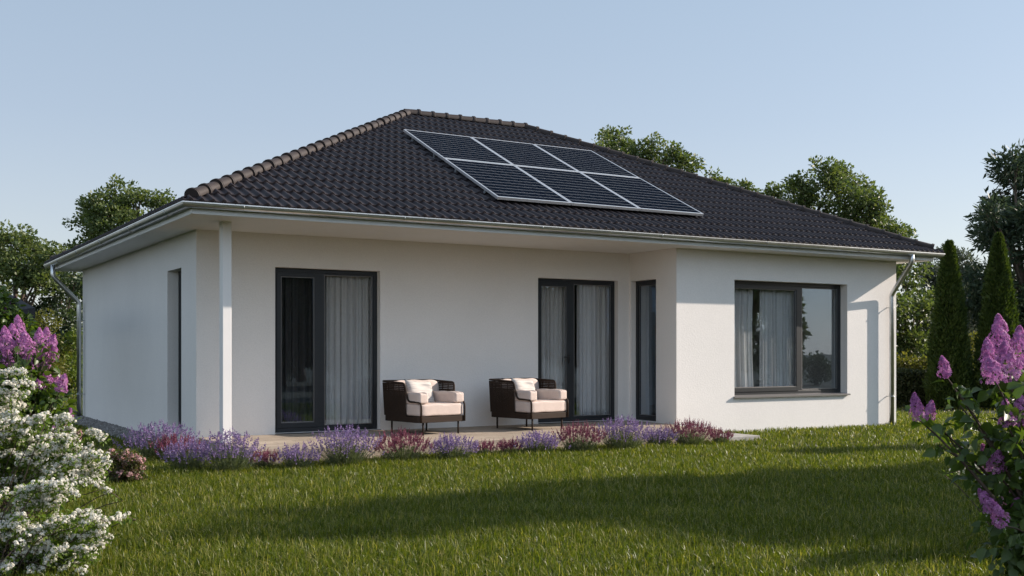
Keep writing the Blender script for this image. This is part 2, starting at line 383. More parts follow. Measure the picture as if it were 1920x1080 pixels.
# drip strip between channel and fascia
ds = MB(); ds.box(FX0 + .05, FX1 - .05, FY0 - .012, FY0 - .0005, 2.818, 2.848); sub(ds.build('drip_strip', M['zinc']), gutter); ds = MB(); ds.box(FX0 - .012, FX0 - .0005, FY0 + .05, FY1 - .05, 2.818, 2.848)
sub(ds.build('drip_strip', M['zinc']), gutter)
def downpipe(pts, clips, ax):
    d = MB(); d.tube(round_path(pts, .05, 5), .043, 16); o = sub(d.build('downpipe', M['zinc'], smooth=True), gutter)
    for (x, y, z, wx, wy) in clips:
        c = MB()
        c.tube([(x + .05 * math.cos(a), y + .05 * math.sin(a), z) for a in np.linspace(0, 2 * math.pi, 14)], .006, 5)
        c.tube([(x + .03 * (wx - x) / max(.01, abs(wx - x) + abs(wy - y)), y + .03 * (wy - y) / max(.01, abs(wx - x) + abs(wy - y)), z), (wx, wy, z)], .008, 6)
        sub(c.build('pipe_clip', M['zinc'], smooth=True), gutter)
px_, py_ = 15.80, YW - .11
downpipe([(15.80, FY0 - GO, GLIP - .04), (15.80, FY0 - GO, 2.70), (px_, py_, 2.15), (px_, py_, GZ - .05)], [(px_, py_, 1.92, px_, YW), (px_, py_, .34, px_, YW)], 'f')
lx, ly = X0 - .10, 22.95
downpipe([(FX0 - GO, 22.95, GLIP - .04), (FX0 - GO, 22.95, 2.60), (lx, ly, 2.10), (lx, ly, GZ - .05)], [(lx, ly, 1.75, X0, ly), (lx, ly, .30, X0, ly)], 'l')

# roof: pantile sheets clipped along the hips
PIT = math.radians(25.65); TP = math.tan(PIT)
EX0, EX1, EY0, EY1, EZ = 3.27, 16.56, 12.86, 23.66, 2.886
RY = (EY0 + EY1) / 2; RUN = RY - EY0; RZ = EZ + RUN * TP
ROLL, COURSE = .131, .315
def slope_sheet(L, run):
    """tiles over a rectangle L x run (local: x along the eave, y up the slope in plan); true height field with overlapping courses"""
    nu = 18; xs = np.arange(-.3, L + .3, ROLL / nu); ph = (xs % ROLL) / ROLL
    prof = np.interp(ph, [0, .06, .11, .29, .35, .42, .48, .66, .71, 1], [0, 0, .003, .027, .030, .030, .027, .003, 0, 0])
    sl = run / math.cos(PIT); nc = int(sl / COURSE) + 2
    rows = []
    for j in range(nc):
        s0 = j * COURSE - .03; s1 = (j + 1) * COURSE - .03
        rows += [(s0, -.006), (s0 + .001, .026), (s0 + .008, .030), (s0 + COURSE * .5, .016), (s1, .001)]
    V = []; nx = len(xs)
    for ri, (s, off) in enumerate(rows):
        h = off + prof
        # normal direction of the slope: (-sin, cos) in (y, z)
        y = s * math.cos(PIT) - h * math.sin(PIT); z = s * math.sin(PIT) + h * math.cos(PIT)
        V.append(np.stack([xs, y, z], 1))
    V = np.concatenate(V); nr = len(rows)
    idx = np.arange(nr * nx).reshape(nr, nx)
    Q = np.stack([idx[:-1, :-1], idx[:-1, 1:], idx[1:, 1:], idx[1:, :-1]], -1).reshape(-1, 4)
    return V, Q
def roof_slope(ox, oy, ang, L, run):
    V, Q = slope_sheet(L, run)
    bm = bmesh.new(); vs = [bm.verts.new(v) for v in V.tolist()]
    for q in Q.tolist(): bm.faces.new([vs[i] for i in q])
    for (co, no) in (((0, 0, 0), (-1, 1, 0)), ((L, 0, 0), (1, 1, 0)), ((0, run, 0), (0, 1, 0))):
        g = bm.verts[:] + bm.edges[:] + bm.faces[:]
        bmesh.ops.bisect_plane(bm, geom=g, plane_co=co, plane_no=no, clear_outer=True)
    bmesh.ops.transform(bm, matrix=Matrix.Translation((ox, oy, EZ)) @ Matrix.Rotation(ang, 4, 'Z'), verts=bm.verts)
    return bm
bmR = bmesh.new(); meR = bpy.data.meshes.new('roof')
for a in ((EX0, EY0, 0, EX1 - EX0), (EX1, EY0, math.pi / 2, EY1 - EY0), (EX1, EY1, math.pi, EX1 - EX0), (EX0, EY1, -math.pi / 2, EY1 - EY0)):
    b_ = roof_slope(a[0], a[1], a[2], a[3], RUN); tmp = bpy.data.meshes.new('t'); b_.to_mesh(tmp); b_.free(); bmR.from_mesh(tmp); bpy.data.meshes.remove(tmp)
bmR.to_mesh(meR); bmR.free()
roof = hp(link_mesh('roof', meR, M['tile'], None, True))
md = roof.modifiers.new('edges', 'EDGE_SPLIT'); md.split_angle = R_(48)
under = MB(); under.add([(EX0 + .03, EY0 + .03, EZ - .03), (EX1 - .03, EY0 + .03, EZ - .03), (EX1 - .03, EY1 - .03, EZ - .03), (EX0 + .03, EY1 - .03, EZ - .03), (EX0 + RUN, RY, RZ - .06), (EX1 - RUN, RY, RZ - .06)],
    [(0, 1, 5, 4), (1, 2, 5), (2, 3, 4, 5), (3, 0, 4), (3, 2, 1, 0)])
sub(under.build('roof_deck', M['soffit']), roof)
def capping(p0, p1, name):
    p0 = Vector(p0); p1 = Vector(p1); d = (p1 - p0); L = d.length; t = d / L; sd = t.cross(Vector((0, 0, 1))).normalized(); up = sd.cross(t)
    cb = MB(); nseg = int(round(L / .29)); st = L / nseg
    for i in range(nseg):
        prof = [(0, .098), (.016, .099), (.018, .096), (.022, .096), (.024, .099), (.040, .098), (.048, .084), (st + .02, .072)]; n = 12; V = []
        jit = random.uniform(-.004, .004)
        for (s, r) in prof:
            for k in range(n + 1):
                a = math.pi * (k / n) * 1.16 - .08 * math.pi
                q = p0 + t * (i * st + s) + sd * (r * math.cos(a) + jit) + up * (r * math.sin(a) * .95 + jit); V.append(q)
        Fc = []
        for j in range(len(prof) - 1):
            for k in range(n): a = j * (n + 1) + k; Fc.append((a, a + 1, a + n + 2, a + n + 1))
        Fc.append(tuple(range(n + 1)))
        cb.add(V, Fc)
    o = sub(cb.build(name, M['ridge'], smooth=True), roof); md = o.modifiers.new('edges', 'EDGE_SPLIT'); md.split_angle = R_(40)
E2 = .028
for (cx_, cy_, ax, ay) in ((EX0, EY0, 1, 1), (EX1, EY0, -1, 1), (EX1, EY1, -1, -1), (EX0, EY1, 1, -1)):
    capping((cx_ + ax * .10, cy_ + ay * .10, EZ + .10 * TP + E2), (cx_ + ax * RUN, cy_ + ay * RUN, RZ + E2), 'hip_capping')
capping((EX1 - RUN + .05, RY, RZ + E2), (EX0 + RUN - .05, RY, RZ + E2), 'ridge_capping')

# ------------------------------------------------------------ doors and windows
def frame_rect(mb, ax, u0, u1, z0, z1, w, d0, d1, wb=None):
    """rectangular frame; ax='y': lies in a wall facing -Y (u = x, depth = y); ax='x': in a wall facing -X (u = y, depth = x)"""
    wb = w if wb is None else wb
    for (a, b, c, e) in ((u0, u0 + w, z0, z1), (u1 - w, u1, z0, z1), (u0 + w, u1 - w, z0, z0 + wb), (u0 + w, u1 - w, z1 - w, z1)):
        if ax == 'y': mb.box(a, b, d0, d1, c, e)
        else: mb.box(d0, d1, a, b, c, e)
def plate(mb, ax, u0, u1, z0, z1, d, t=.008):
    if ax == 'y': mb.box(u0, u1, d, d + t, z0, z1)
    else: mb.box(d, d + t, u0, u1, z0, z1)
def unit(name, ax, u0, u1, z0, z1, face, mull, sash_left=True, handle=False, label=None, sill=False):
    mb = MB(); g = .0015
    frame_rect(mb, ax, u0 + g, u1 - g, z0 + g, z1 - g, .055, face, face + .07, .06)
    if mull:
        if ax == 'y': mb.box(mull - .035, mull + .035, face + .001, face + .069, z0 + .0625, z1 - .0575)
    fr = hp(mb.build(name, M['anthracite'], bevel=.003))
    if label: fr['label'] = label
    s0, s1 = (u0 + .056, (mull - .036) if mull else u1 - .056)
    sm = MB(); frame_rect(sm, ax, s0, s1, z0 + .0625, z1 - .0575, .062 if sash_left else .02, face - .012 if sash_left else face + .012, face + .05, .07 if sash_left else .02)
    w = .062 if sash_left else .02
    sub(sm.build('sash', M['anthracite'], bevel=.003), fr)
    pm = MB(); plate(pm, ax, s0 + w - .006, s1 - w + .006, z0 + .0625 + (.066 if sash_left else .016), z1 - .0575 - w + .006, face + .022); sub(pm.build('pane', M['glass']), fr)
    bead = MB(); frame_rect(bead, ax, s0 + w + .0005, s1 - w - .0005, z0 + .133 if sash_left else z0 + .083, z1 - .058 - w - .0005, .009, face + .002 if sash_left else face + .018, face + .0205, .009); sub(bead.build('glazing_bead', M['sill']), fr)
    if mull:
        sm = MB(); frame_rect(sm, ax, mull + .036, u1 - .056, z0 + .0625, z1 - .0575, .018, face + .012, face + .055); sub(sm.build('sash', M['anthracite'], bevel=.003), fr)
        pm = MB(); plate(pm, ax, mull + .048, u1 - .068, z0 + .074, z1 - .069, face + .026); sub(pm.build('pane', M['glass']), fr)
        bead = MB(); frame_rect(bead, ax, mull + .0545, u1 - .0745, z0 + .081, z1 - .076, .008, face + .014, face + .0245); sub(bead.build('glazing_bead', M['sill']), fr)
    if handle:
        hx = mull - .066; h = MB(); h.box(hx - .013, hx + .013, face - .020, face - .0125, .95, 1.09)
        h.tube(round_path([(hx, face - .012, 1.05), (hx, face - .065, 1.05), (hx - .12, face - .065, 1.05)], .02, 4), .010, 8)
        sub(h.build('handle', M['black_steel'], smooth=True), fr)
    if sill:
        s = MB(); s.add([(u0 - .03, YW - .045, z0 - .005), (u1 + .03, YW - .045, z0 - .005), (u1 + .03, face + .0, z0 + .012), (u0 - .03, face + .0, z0 + .012),
                         (u0 - .03, YW - .045, z0 - .030), (u1 + .03, YW - .045, z0 - .030), (u1 + .03, face + .0, z0 - .012), (u0 - .03, face + .0, z0 - .012)],
                        [(0, 1, 2, 3), (4, 7, 6, 5), (0, 4, 5, 1), (2, 6, 7, 3), (0, 3, 7, 4), (1, 5, 6, 2)])
        # end pieces stay clear of the reveal
        for v in range(len(s.v)):
            x, y, z = s.v[v]
            if y > YW: s.v[v] = (min(max(x, u0 + .003), u1 - .003), y, z)
        sub(s.build('sill', M['sill']), fr)
    return fr
unit('patio_door', 'y', *D1, THR, HEAD, YT + .105, 5.65, True, False, 'patio door with a black curtain behind its narrow left leaf')
unit('patio_door', 'y', *D2, THR, HEAD, YT + .095, 9.913, True, True, 'patio door with a lever handle, next to the inner corner')
unit('window', 'y', *WW, .412, HEAD, YW + .15, 13.82, True, False, 'wide window with a metal sill in the sunlit wing wall', True)
unit('window', 'x', *WS, THR, HEAD, XW + .095, None, False, False, 'narrow floor-length window in the wing side wall')
unit('window', 'x', *LW, .04, HEAD, X0 + .155, None, False, False, 'narrow deep-set window in the shaded left wall')
th = MB(); th.box(D1[0] + .003, D1[1] - .003, YT - .03, YT + .16, -.012, .0105); hp(th.build('threshold', M['anthracite'])); th = MB(); th.box(D2[0] + .003, D2[1] - .003, YT - .03, YT + .15, -.012, .0105); hp(th.build('threshold', M['anthracite']))

# ------------------------------------------------------------ curtains (hang behind the glass)
def curtain(ax, u0, u1, z0, z1, d, mat, label, seed, folds=9, gather=0.0, grp='curtains behind the windows'):
    r = np.random.default_rng(seed); nu, nz = 140, 14
    u = np.linspace(0, 1, nu); V = []
    ph = np.cumsum(r.uniform(.6, 1.6, nu)); ph = ph / ph[-1] * folds * 2 * math.pi
    amp = .030 + .022 * np.interp(u, np.linspace(0, 1, 9), r.uniform(-1, 1, 9))
    for j in range(nz):
        tz = j / (nz - 1); z = z1 + (z0 - z1) * tz
        wob = .25 * np.interp(u, np.linspace(0, 1, 7), r.uniform(-1, 1, 7)) * tz
        off = amp * (.6 + .5 * tz) * np.sin(ph + wob) + .012 * np.sin(2.3 * ph + 1)
        uu = u0 + (u1 - u0) * (u * (1 - gather * math.sin(math.pi * min(1, tz * 1.1)) ) )
        uu = uu + .010 * np.cos(ph)
        for a, o in zip(uu, off): V.append((a, d + o, z) if ax == 'y' else (d + o, a, z))
    idx = np.arange(nu * nz).reshape(nz, nu); Q = np.stack([idx[:-1, :-1], idx[:-1, 1:], idx[1:, 1:], idx[1:, :-1]], -1).reshape(-1, 4)
    o = mesh_tris('curtain', V, Q, mat, None, True); md = o.modifiers.new('thick', 'SOLIDIFY'); md.thickness = .003
    return tag(o, label, 'curtain', grp)
cy = YT + .105 + .145
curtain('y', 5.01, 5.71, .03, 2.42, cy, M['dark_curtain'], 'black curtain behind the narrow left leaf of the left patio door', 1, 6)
curtain('y', 5.77, 6.64, .03, 2.42, cy, M['curtain'], 'pale grey curtain behind the wide right pane of the left patio door', 2, 8)
curtain('y', 9.22, 9.93, .03, 2.42, cy, M['curtain'], 'pale curtain behind the handled leaf of the right patio door', 3, 8, .03)
curtain('y', 10.12, 10.76, .03, 2.42, cy, M['curtain'], 'pale curtain behind the fixed right pane of the right patio door', 4, 7)
cy = YW + .15 + .15
curtain('y', 12.10, 12.88, .15, 2.42, cy, M['curtain'], 'narrow cream curtain gathered at the left edge of the wing window', 5, 6, .05)
curtain('y', 13.04, 13.93, .15, 2.42, cy, M['curtain'], 'wide pale curtain in the middle of the wing window', 6, 11, .03)
curtain('x', 14.60, 15.00, .03, 2.42, XW + .36, M['curtain'], 'strip of cream curtain behind the narrow window in the wing side wall', 8, 4)

# ------------------------------------------------------------ solar panels
panel0 = empty('solar_panel')
PWD, PLN = 1.265, 1.845
pf = MB()
for (a, b, c, e) in ((-PWD / 2, -PWD / 2 + .024, -PLN / 2, PLN / 2), (PWD / 2 - .024, PWD / 2, -PLN / 2, PLN / 2), (-PWD / 2 + .024, PWD / 2 - .024, -PLN / 2, -PLN / 2 + .030), (-PWD / 2 + .024, PWD / 2 - .024, PLN / 2 - .030, PLN / 2)):
    pf.box(a, b, c, e, -.042, 0)
pf.build('panel_frame', M['alu'], panel0, bevel=.002)
pc = MB(); pc.box(-PWD / 2 + .025, PWD / 2 - .025, -PLN / 2 + .031, PLN / 2 - .031, -.03, -.004); pc.build('cell_sheet', M['cells'], panel0)
for yy in (-.5, .5):
    rails = MB(); rails.box(-PWD / 2 + .01, PWD / 2 - .01, yy - .02, yy + .02, -.105, -.043); rails.build('mounting_rail', M['alu'], panel0)
rows = [(13.56, 15.225, 'lower'), (15.245, 16.70, 'upper')]
names = {('upper', 0): 'solar panel at the upper left of the array, nearest the ridge and the left hip',
         ('upper', 1): 'middle solar panel of the upper row, below the ridge', ('upper', 2): 'solar panel at the upper right of the array',
         ('lower', 0): 'solar panel at the lower left corner of the array', ('lower', 1): 'middle solar panel of the lower row, above the gutter',
         ('lower', 2): 'solar panel at the lower right tip of the array, nearest the right eave'}
for (ya, yb, rn) in rows:
    for c in range(3):
        p = panel0 if (rn == 'lower' and c == 0) else copy_tree(panel0)
        yc = (ya + yb) / 2; s = (yb - ya) / math.cos(PIT) / PLN; offn = .155
        xc = 7.85 + (c + .5) * 1.277
        p.location = (xc, yc - offn * math.sin(PIT) * 0, EZ + (yc - EY0) * TP + offn / math.cos(PIT) * 1.0 - .045)
        p.rotation_euler = (PIT, 0, 0); p.scale = (1, s, 1)
        tag(p, names[(rn, c)], 'solar panel', 'solar panels on the front roof slope')

# ------------------------------------------------------------ terrace and ground by the house
TX0, TX1, TY0 = 3.885, 10.87, 12.30
tb = MB(); tb.box(TX0, TX1, TY0, YT - .001, GZ - .15, 0); tb.box(TX1 + .0005, XW - .001, YW + .002, YT - .0015, GZ - .15, -.001)
tag(tb.build('terrace', M['paver'], bevel=.006), 'raised terrace of brown grey stone pavers in front of the patio doors', 'terrace', None, 'structure')
sl = MB(); sl.box(10.92, 11.55, 12.15, 12.75, GZ - .1, GZ + .06)
tag(sl.build('paving_slab', M['concrete'], bevel=.008), 'pale concrete slab in the lawn beside the terrace end', 'paving slab', None, 'structure')
# ------------------------------------------------------------ armchairs
def cushion(sx, sy, sz, e=5.0, n=14, puff=.0, seed=0):
    """soft rounded block: box grid pushed onto a superellipsoid"""
    bm = bmesh.new(); bmesh.ops.create_cube(bm, size=2.0); bmesh.ops.subdivide_edges(bm, edges=bm.edges[:], cuts=n, use_grid_fill=True)
    r = np.random.default_rng(seed); ph = r.uniform(0, 6, 6)
    for v in bm.verts:
        x, y, z = v.co; k = (abs(x) ** e + abs(y) ** e + abs(z) ** e) ** (1 / e)
        x, y, z = x / k, y / k, z / k
        b = 1 + puff * (1 - x * x) * (1 - y * y)
        w = .006 * (math.sin(5 * x + ph[0]) * math.sin(4 * y + ph[1]) + .6 * math.sin(9 * x + 3 * z + ph[2]))
        v.co = (x * sx / 2, y * sy / 2, z * sz / 2 * b + w * (1 if z > 0 else .3))
    me = bpy.data.meshes.new('cushion'); bm.to_mesh(me); bm.free(); return me
def cush(name, c, size, parent, e=6.0, puff=.12, rot=(0, 0, 0), seed=0, mat=None):
    o = link_mesh(name, cushion(*size, e=e, puff=puff, seed=seed), mat or M['cushion'], parent, True); o.location = c; o.rotation_euler = rot; return o
chair = empty('armchair')
for (x, y) in ((-.30, -.375), (.30, -.375), (-.30, .375), (.30, .375)):
    l = MB(); l.tube([(x, y, 0), (x, y, .19)], [.0125, .015], 10); l.build('leg', M['bronze'], chair, True)
ap = MB()
hw, hd = .405, .425
outl = [Vector((x, y, 0)) for x, y in ((-hw, -hd), (hw, -hd), (hw, hd), (-hw, hd))]
def rrect(hw, hd, r, k=6):
    out = []
    for (cx_, cy_, a0) in ((hw - r, -hd + r, -90), (hw - r, hd - r, 0), (-hw + r, hd - r, 90), (-hw + r, -hd + r, 180)):
        for i in range(k + 1):
            a = R_(a0 + 90 * i / k); out.append((cx_ + r * math.cos(a), cy_ + r * math.sin(a)))
    return out
oo = rrect(hw, hd, .06); n = len(oo)
ap.add([(x, y, .172) for x, y in oo] + [(x, y, .252) for x, y in oo], [tuple(reversed(range(n))), tuple(range(n, 2 * n))] + [(i, (i + 1) % n, n + (i + 1) % n, n + i) for i in range(n)])
ap.build('seat_base', M['bronze'], chair, bevel=.004)
# bent top rail, from the front left foot round the back to the front right foot
rail = [(-.37, -.43, .175), (-.37, -.43, .445), (-.40, -.16, .455), (-.425, -.115, .705), (-.43, .43, .725), (.43, .43, .725), (.425, -.115, .705), (.40, -.16, .455), (.37, -.43, .445), (.37, -.43, .175)]
rl = MB(); rl.tube(round_path(rail, .058, 6), .0135, 10); rl.build('rail', M['bronze'], chair, True)
def woven(name, a, b, top_in=.0):
    """woven screen between two bottom points, leaning out to the rail: closely set horizontal strands on uprights"""
    w = MB(); a = Vector(a); b = Vector(b); out = Vector((b.y - a.y, -(b.x - a.x), 0)).normalized()
    if out.dot((a + b) / 2) < 0: out = -out
    H = .455; t = (b - a).normalized(); L = (b - a).length
    zs = list(np.arange(.0, .33, .0150)) + [.338, .362, .386, .410, .432]
    for z in zs:
        o = out * (.030 * z / H); hgt = .0140 if z < .33 else .0205
        p, q = a + o, b + o
        nx = out * .006
        V = [p - nx, q - nx, q + nx, p + nx]; zz = .250 + z
        w.add([(v.x, v.y, zz) for v in V] + [(v.x, v.y, zz + hgt) for v in V], [(0, 3, 2, 1), (4, 5, 6, 7), (0, 1, 5, 4), (1, 2, 6, 5), (2, 3, 7, 6), (3, 0, 4, 7)])
    for s in np.linspace(0, L, 5):
        p = a + t * s; w.tube([(p.x, p.y, .25), (p.x + out.x * .030, p.y + out.y * .030, .25 + H)], .007, 6)
    return w.build(name, M['bronze'], chair)
woven('side_screen', (-.397, .41, 0), (-.397, -.11, 0)); woven('side_screen', (.397, -.11, 0), (.397, .41, 0)); woven('back_screen', (.39, .415, 0), (-.39, .415, 0))
cush('seat_cushion', (0, -.10, .340), (.765, .64, .172), chair, 11, .06, seed=1)
cush('back_cushion', (0, .275, .550), (.80, .22, .345), chair, 7, .06, (R_(-7), 0, 0), seed=2)
cush('arm_cushion', (-.305, -.125, .500), (.165, .57, .150), chair, 9, .03, seed=3)
cush('arm_cushion', (.305, -.125, .500), (.165, .57, .150), chair, 9, .03, seed=4)
def throw_pillow():
    n = 18; V = []; g = np.linspace(-1, 1, n)
    for s in (1, -1):
        for j in g:
            for i in g:
                pin = 1 - .08 * (1 - abs(i * j)) * 0 ; k = .93 + .07 * (abs(i) ** 3 * abs(j) ** 3)
                ed = max(0, (1 - i ** 4) * (1 - j ** 4)) ** .55
                V.append((i * .245 * (1 - .07 * (1 - j * j) * abs(i) ** 3), s * (.062 * ed + .002) + .006 * math.sin(4 * i + 2 * j), j * .205 * (1 - .07 * (1 - i * i) * abs(j) ** 3)))
    idx = np.arange(n * n).reshape(n, n); Q = []
    for k, s in ((0, 1), (n * n, -1)):
        q = np.stack([idx[:-1, :-1], idx[:-1, 1:], idx[1:, 1:], idx[1:, :-1]], -1).reshape(-1, 4) + k
        Q.append(q if s < 0 else q[:, ::-1])
    return V, np.concatenate(Q)
PV, PQ = throw_pillow()
spots = [((6.835, 13.835, 0), 9.5, 'cushioned armchair near the left patio door, left of its twin', 'striped off white pillow leaning in the left armchair'),
         ((8.54, 13.81, 0), 12.0, 'cushioned armchair beside the right patio door, right of its twin', 'striped off white pillow leaning in the right armchair')]
for i, (p, a, lb, pl) in enumerate(spots):
    c = chair if i == 0 else copy_tree(chair)
    c.location = p; c.rotation_euler = (0, 0, R_(a)); tag(c, lb, 'armchair', 'armchairs on the terrace')
    o = mesh_tris('throw_pillow', PV, PQ, M['pillow'], None, True)
    bm = bmesh.new(); bm.from_mesh(o.data); bmesh.ops.remove_doubles(bm, verts=bm.verts, dist=.0045); bm.to_mesh(o.data); bm.free()
    mw = Matrix.Translation(p) @ Matrix.Rotation(R_(a), 4, 'Z') @ Matrix.Translation((-.035, .060, .545)) @ Matrix.Rotation(R_(8), 4, 'Z') @ Matrix.Rotation(R_(-24), 4, 'X') @ Matrix.Rotation(R_(5), 4, 'Y')
    o.matrix_world = mw; tag(o, pl, 'pillow', 'pillows on the armchairs')

# ------------------------------------------------------------ tilted garden parasol behind the left shrubs
par = empty('garden_parasol', tuple(ground(-25, 740) * 0 + np.array([*at(-30, 659, 17.0)[:2], GZ])), 0, 'dark charcoal garden parasol tilted above the shrubs at the left edge', 'parasol')
pl = Vector(par.location)
tip = [Vector(at(22, 553, 17.0)), Vector(at(66, 577, 16.4)), Vector(at(-120, 575, 15.6)), Vector(at(-150, 560, 18.6)), Vector(at(10, 596, 18.6))]
cb = MB(); top = tip[0]; ring = [tip[1], tip[2], tip[3], tip[4]]
# canopy with sagging panels and a hem
def lerp(a, b, t): return a * (1 - t) + b * t
n = 8
for i in range(4):
    a, b = ring[i], ring[(i + 1) % 4]; V = []; Fc = []
    for r_ in range(n + 1):
        for k in range(n + 1):
            t = r_ / n; q = lerp(top, lerp(a, b, k / n), t); q = q - Vector((0, 0, .07 * math.sin(math.pi * k / n) * t)); V.append(q - pl)
    for k in range(n + 1):
        q = lerp(a, b, k / n) - Vector((0, 0, .07 * math.sin(math.pi * k / n))); V.append(q - pl - Vector((0, 0, .16)))
    for r_ in range(n + 1):
        for k in range(n): s = r_ * (n + 1) + k; Fc.append((s, s + 1, s + n + 2, s + n + 1))
    cb.add(V, Fc)
o = cb.build('canopy', M['canvas'], par, fixn=False); md = o.modifiers.new('t', 'SOLIDIFY'); md.thickness = .012
pm = MB(); pm.tube([(0, 0, 0), tuple(top - pl - Vector((0, 0, .03)))], .024, 10); pm.build('pole', M['black_steel'], par, True)
for q in ring:
    rb = MB(); rb.tube([tuple(top - pl - Vector((0, 0, .06))), tuple(q - pl - Vector((0, 0, .03)))], .010, 6); rb.build('rib', M['black_steel'], par, True)
bs = MB(); bs.tube([(0, 0, 0), (0, 0, .05), (0, 0, .09)], [.30, .29, .05], 20); bs.build('base', M['concrete'], par)
# ------------------------------------------------------------ vegetation helpers
def unit(v): return v / np.maximum(1e-9, np.linalg.norm(v, axis=-1, keepdims=True))
def rnd_dir(n, r): return unit(r.normal(size=(n, 3)))
def leaf_geo(P, D, N, L, W, fold=.18, six=False):
    """leaves: base P, direction D, normal N, length L, width W (folded along the midrib)"""
    D = unit(D); S = unit(np.cross(D, N)); N = np.cross(S, D); L = L[:, None]; W = W[:, None]; n = len(P)
    if not six:
        V = np.stack([P, P + D * L * .45 + S * W * .5 + N * W * fold, P + D * L, P + D * L * .45 - S * W * .5 + N * W * fold], 1)
        b = np.arange(n)[:, None] * 4
        T = np.stack([b + [0, 1, 2], b + [0, 2, 3]], 1).reshape(-1, 3)
        return V.reshape(-1, 3), T
    V = np.stack([P, P + D * L * .5 - N * L * .02, P + D * L - N * L * .16, P + D * L * .20 + S * W * .44 + N * W * fold, P + D * L * .52 + S * W * .42 + N * W * fold * .8,
                  P + D * L * .20 - S * W * .44 + N * W * fold, P + D * L * .52 - S * W * .42 + N * W * fold * .8], 1)
    b = np.arange(n)[:, None] * 7
    T = np.stack([b + [0, 3, 1], b + [3, 4, 1], b + [4, 2, 1], b + [0, 1, 5], b + [5, 1, 6], b + [6, 1, 2]], 1).reshape(-1, 3)
    return V.reshape(-1, 3), T
def limb_pts(a, b, r, sag=.12, n=6):
    a = np.asarray(a, float); b = np.asarray(b, float); L = np.linalg.norm(b - a); o = r.normal(size=3) * L * sag; o[2] = abs(o[2]) * .5
    return [tuple(a * (1 - t) + b * t + o * math.sin(math.pi * t) * (1 - t * .4)) for t in np.linspace(0, 1, n)]

def tree(name, label, cat, grp, base, lobes, mat, seed, dens=150, leaf=.13, wid=.62, trunk=.2, clump=.42, hang=0.0, up=.5, nlimb=None, bark='bark', fork=.45, flat=.75, parts=('trunk', 'crown'), fill=1.0):
    """tapered trunk, limbs to every lobe and a crown of leaf clumps; lobes = [(centre xyz, radius)] in world space"""
    r = np.random.default_rng(seed); base = np.asarray(base, float)
    e = empty(name, tuple(base), 0, label, cat, grp)
    tops = max(c[2] + rr for c, rr in lobes); H = tops - base[2]
    mean = np.mean([c for c, _ in lobes], axis=0)
    fk = base + (np.array([mean[0], mean[1], base[2] + H * fork]) - base) * np.array([.5, .5, 1.0])
    tb = MB(); tp = limb_pts(base - base, fk - base, r, .03, 7); tb.tube(tp, list(np.linspace(trunk * 1.15, trunk * .6, 7)), 9)
    Ps, Ds, Ns = [], [], []
    for (c, rr) in lobes:
        c = np.asarray(c, float)
        nc = max(4, int(fill * 9 * (rr / clump) ** 2 * .55)); d = rnd_dir(nc, r); rad = rr * (.45 + .55 * r.random(nc) ** .6)
        cc = c + d * rad[:, None] * np.array([1, 1, .9])
        a = fk + (c - fk) * 0; s = fk - base
        lp = limb_pts(s * r.uniform(.75, 1.0), c - base, r, .10, 6); r0 = trunk * .42 * min(1, rr / .9 + .2); tb.tube(lp, list(np.linspace(r0, r0 * .3, 6)), 6, cap=False)
        for q in cc[:min(nc, 7)]:
            tb.tube(limb_pts(lp[r.integers(3, 6)], q - base, r, .12, 4), list(np.linspace(r0 * .28, .008, 4)), 4, cap=False)
        for q in cc:
            cr = clump * r.uniform(.6, 1.25); m = int(dens * cr * cr * 4.2)
            o = rnd_dir(m, r) * (r.random(m) ** .45)[:, None] * cr; o[:, 2] *= flat
            p = q + o; dd = unit(o * .8 / cr + rnd_dir(m, r) * .8 + unit(q - c) * .3 + np.array([0, 0, -hang]))
            Ps.append(p); Ds.append(dd); Ns.append(unit(rnd_dir(m, r) * .8 + np.array([0, 0, up]) + unit(o) * .35))
    P = np.concatenate(Ps) - base; D = np.concatenate(Ds); N = np.concatenate(Ns); L = leaf * r.uniform(.65, 1.25, len(P))
    tb.build(parts[0], M[bark], e, True)
    V, T = leaf_geo(P, D, N, L, L * wid * r.uniform(.8, 1.2, len(P)))
    mesh_tris(parts[1], V, T, M[mat], e)
    return e
def px_lobes(d, L, r, spread=None, z=None):
    """lobes given as (x, y, radius) seen at distance d, each at its own depth inside the crown"""
    out = []; s = d / F_PX
    for i, (x, y, q) in enumerate(L):
        dd = d + r.uniform(-1, 1) * (spread if spread is not None else 1.2)
        out.append((at(x, y, dd), q * s))
    return out
def ground_at(px, d):
    p = at(px, HY, d); return np.array([p[0], p[1], GZ])
rt = np.random.default_rng(11)
G_L = 'trees behind the house on the left'; G_R = 'trees behind the house and hedge on the right'
tree('oak_tree', 'broad green tree with bare lower limbs at the far left edge', 'tree', G_L, ground_at(27, 38), px_lobes(38, [(20, 452, 34), (62, 470, 30), (-30, 480, 50), (86, 498, 22), (40, 500, 34), (-15, 540, 40), (72, 535, 26), (104, 482, 16), (5, 495, 30)], rt), 'oak', 21, leaf=.15, trunk=.24, fork=.42)
tree('oak_tree', 'tall dense tree rising above the left eave of the house', 'tree', G_L, ground_at(235, 43), px_lobes(43, [(226, 365, 26), (192, 378, 28), (262, 378, 26), (293, 372, 20), (212, 415, 42), (268, 425, 40), (166, 435, 32), (140, 482, 26), (190, 475, 42), (128, 522, 26), (155, 555, 36), (165, 395, 20), (240, 480, 50), (310, 390, 10)], rt), 'oak', 22, leaf=.15, trunk=.28, fork=.5)
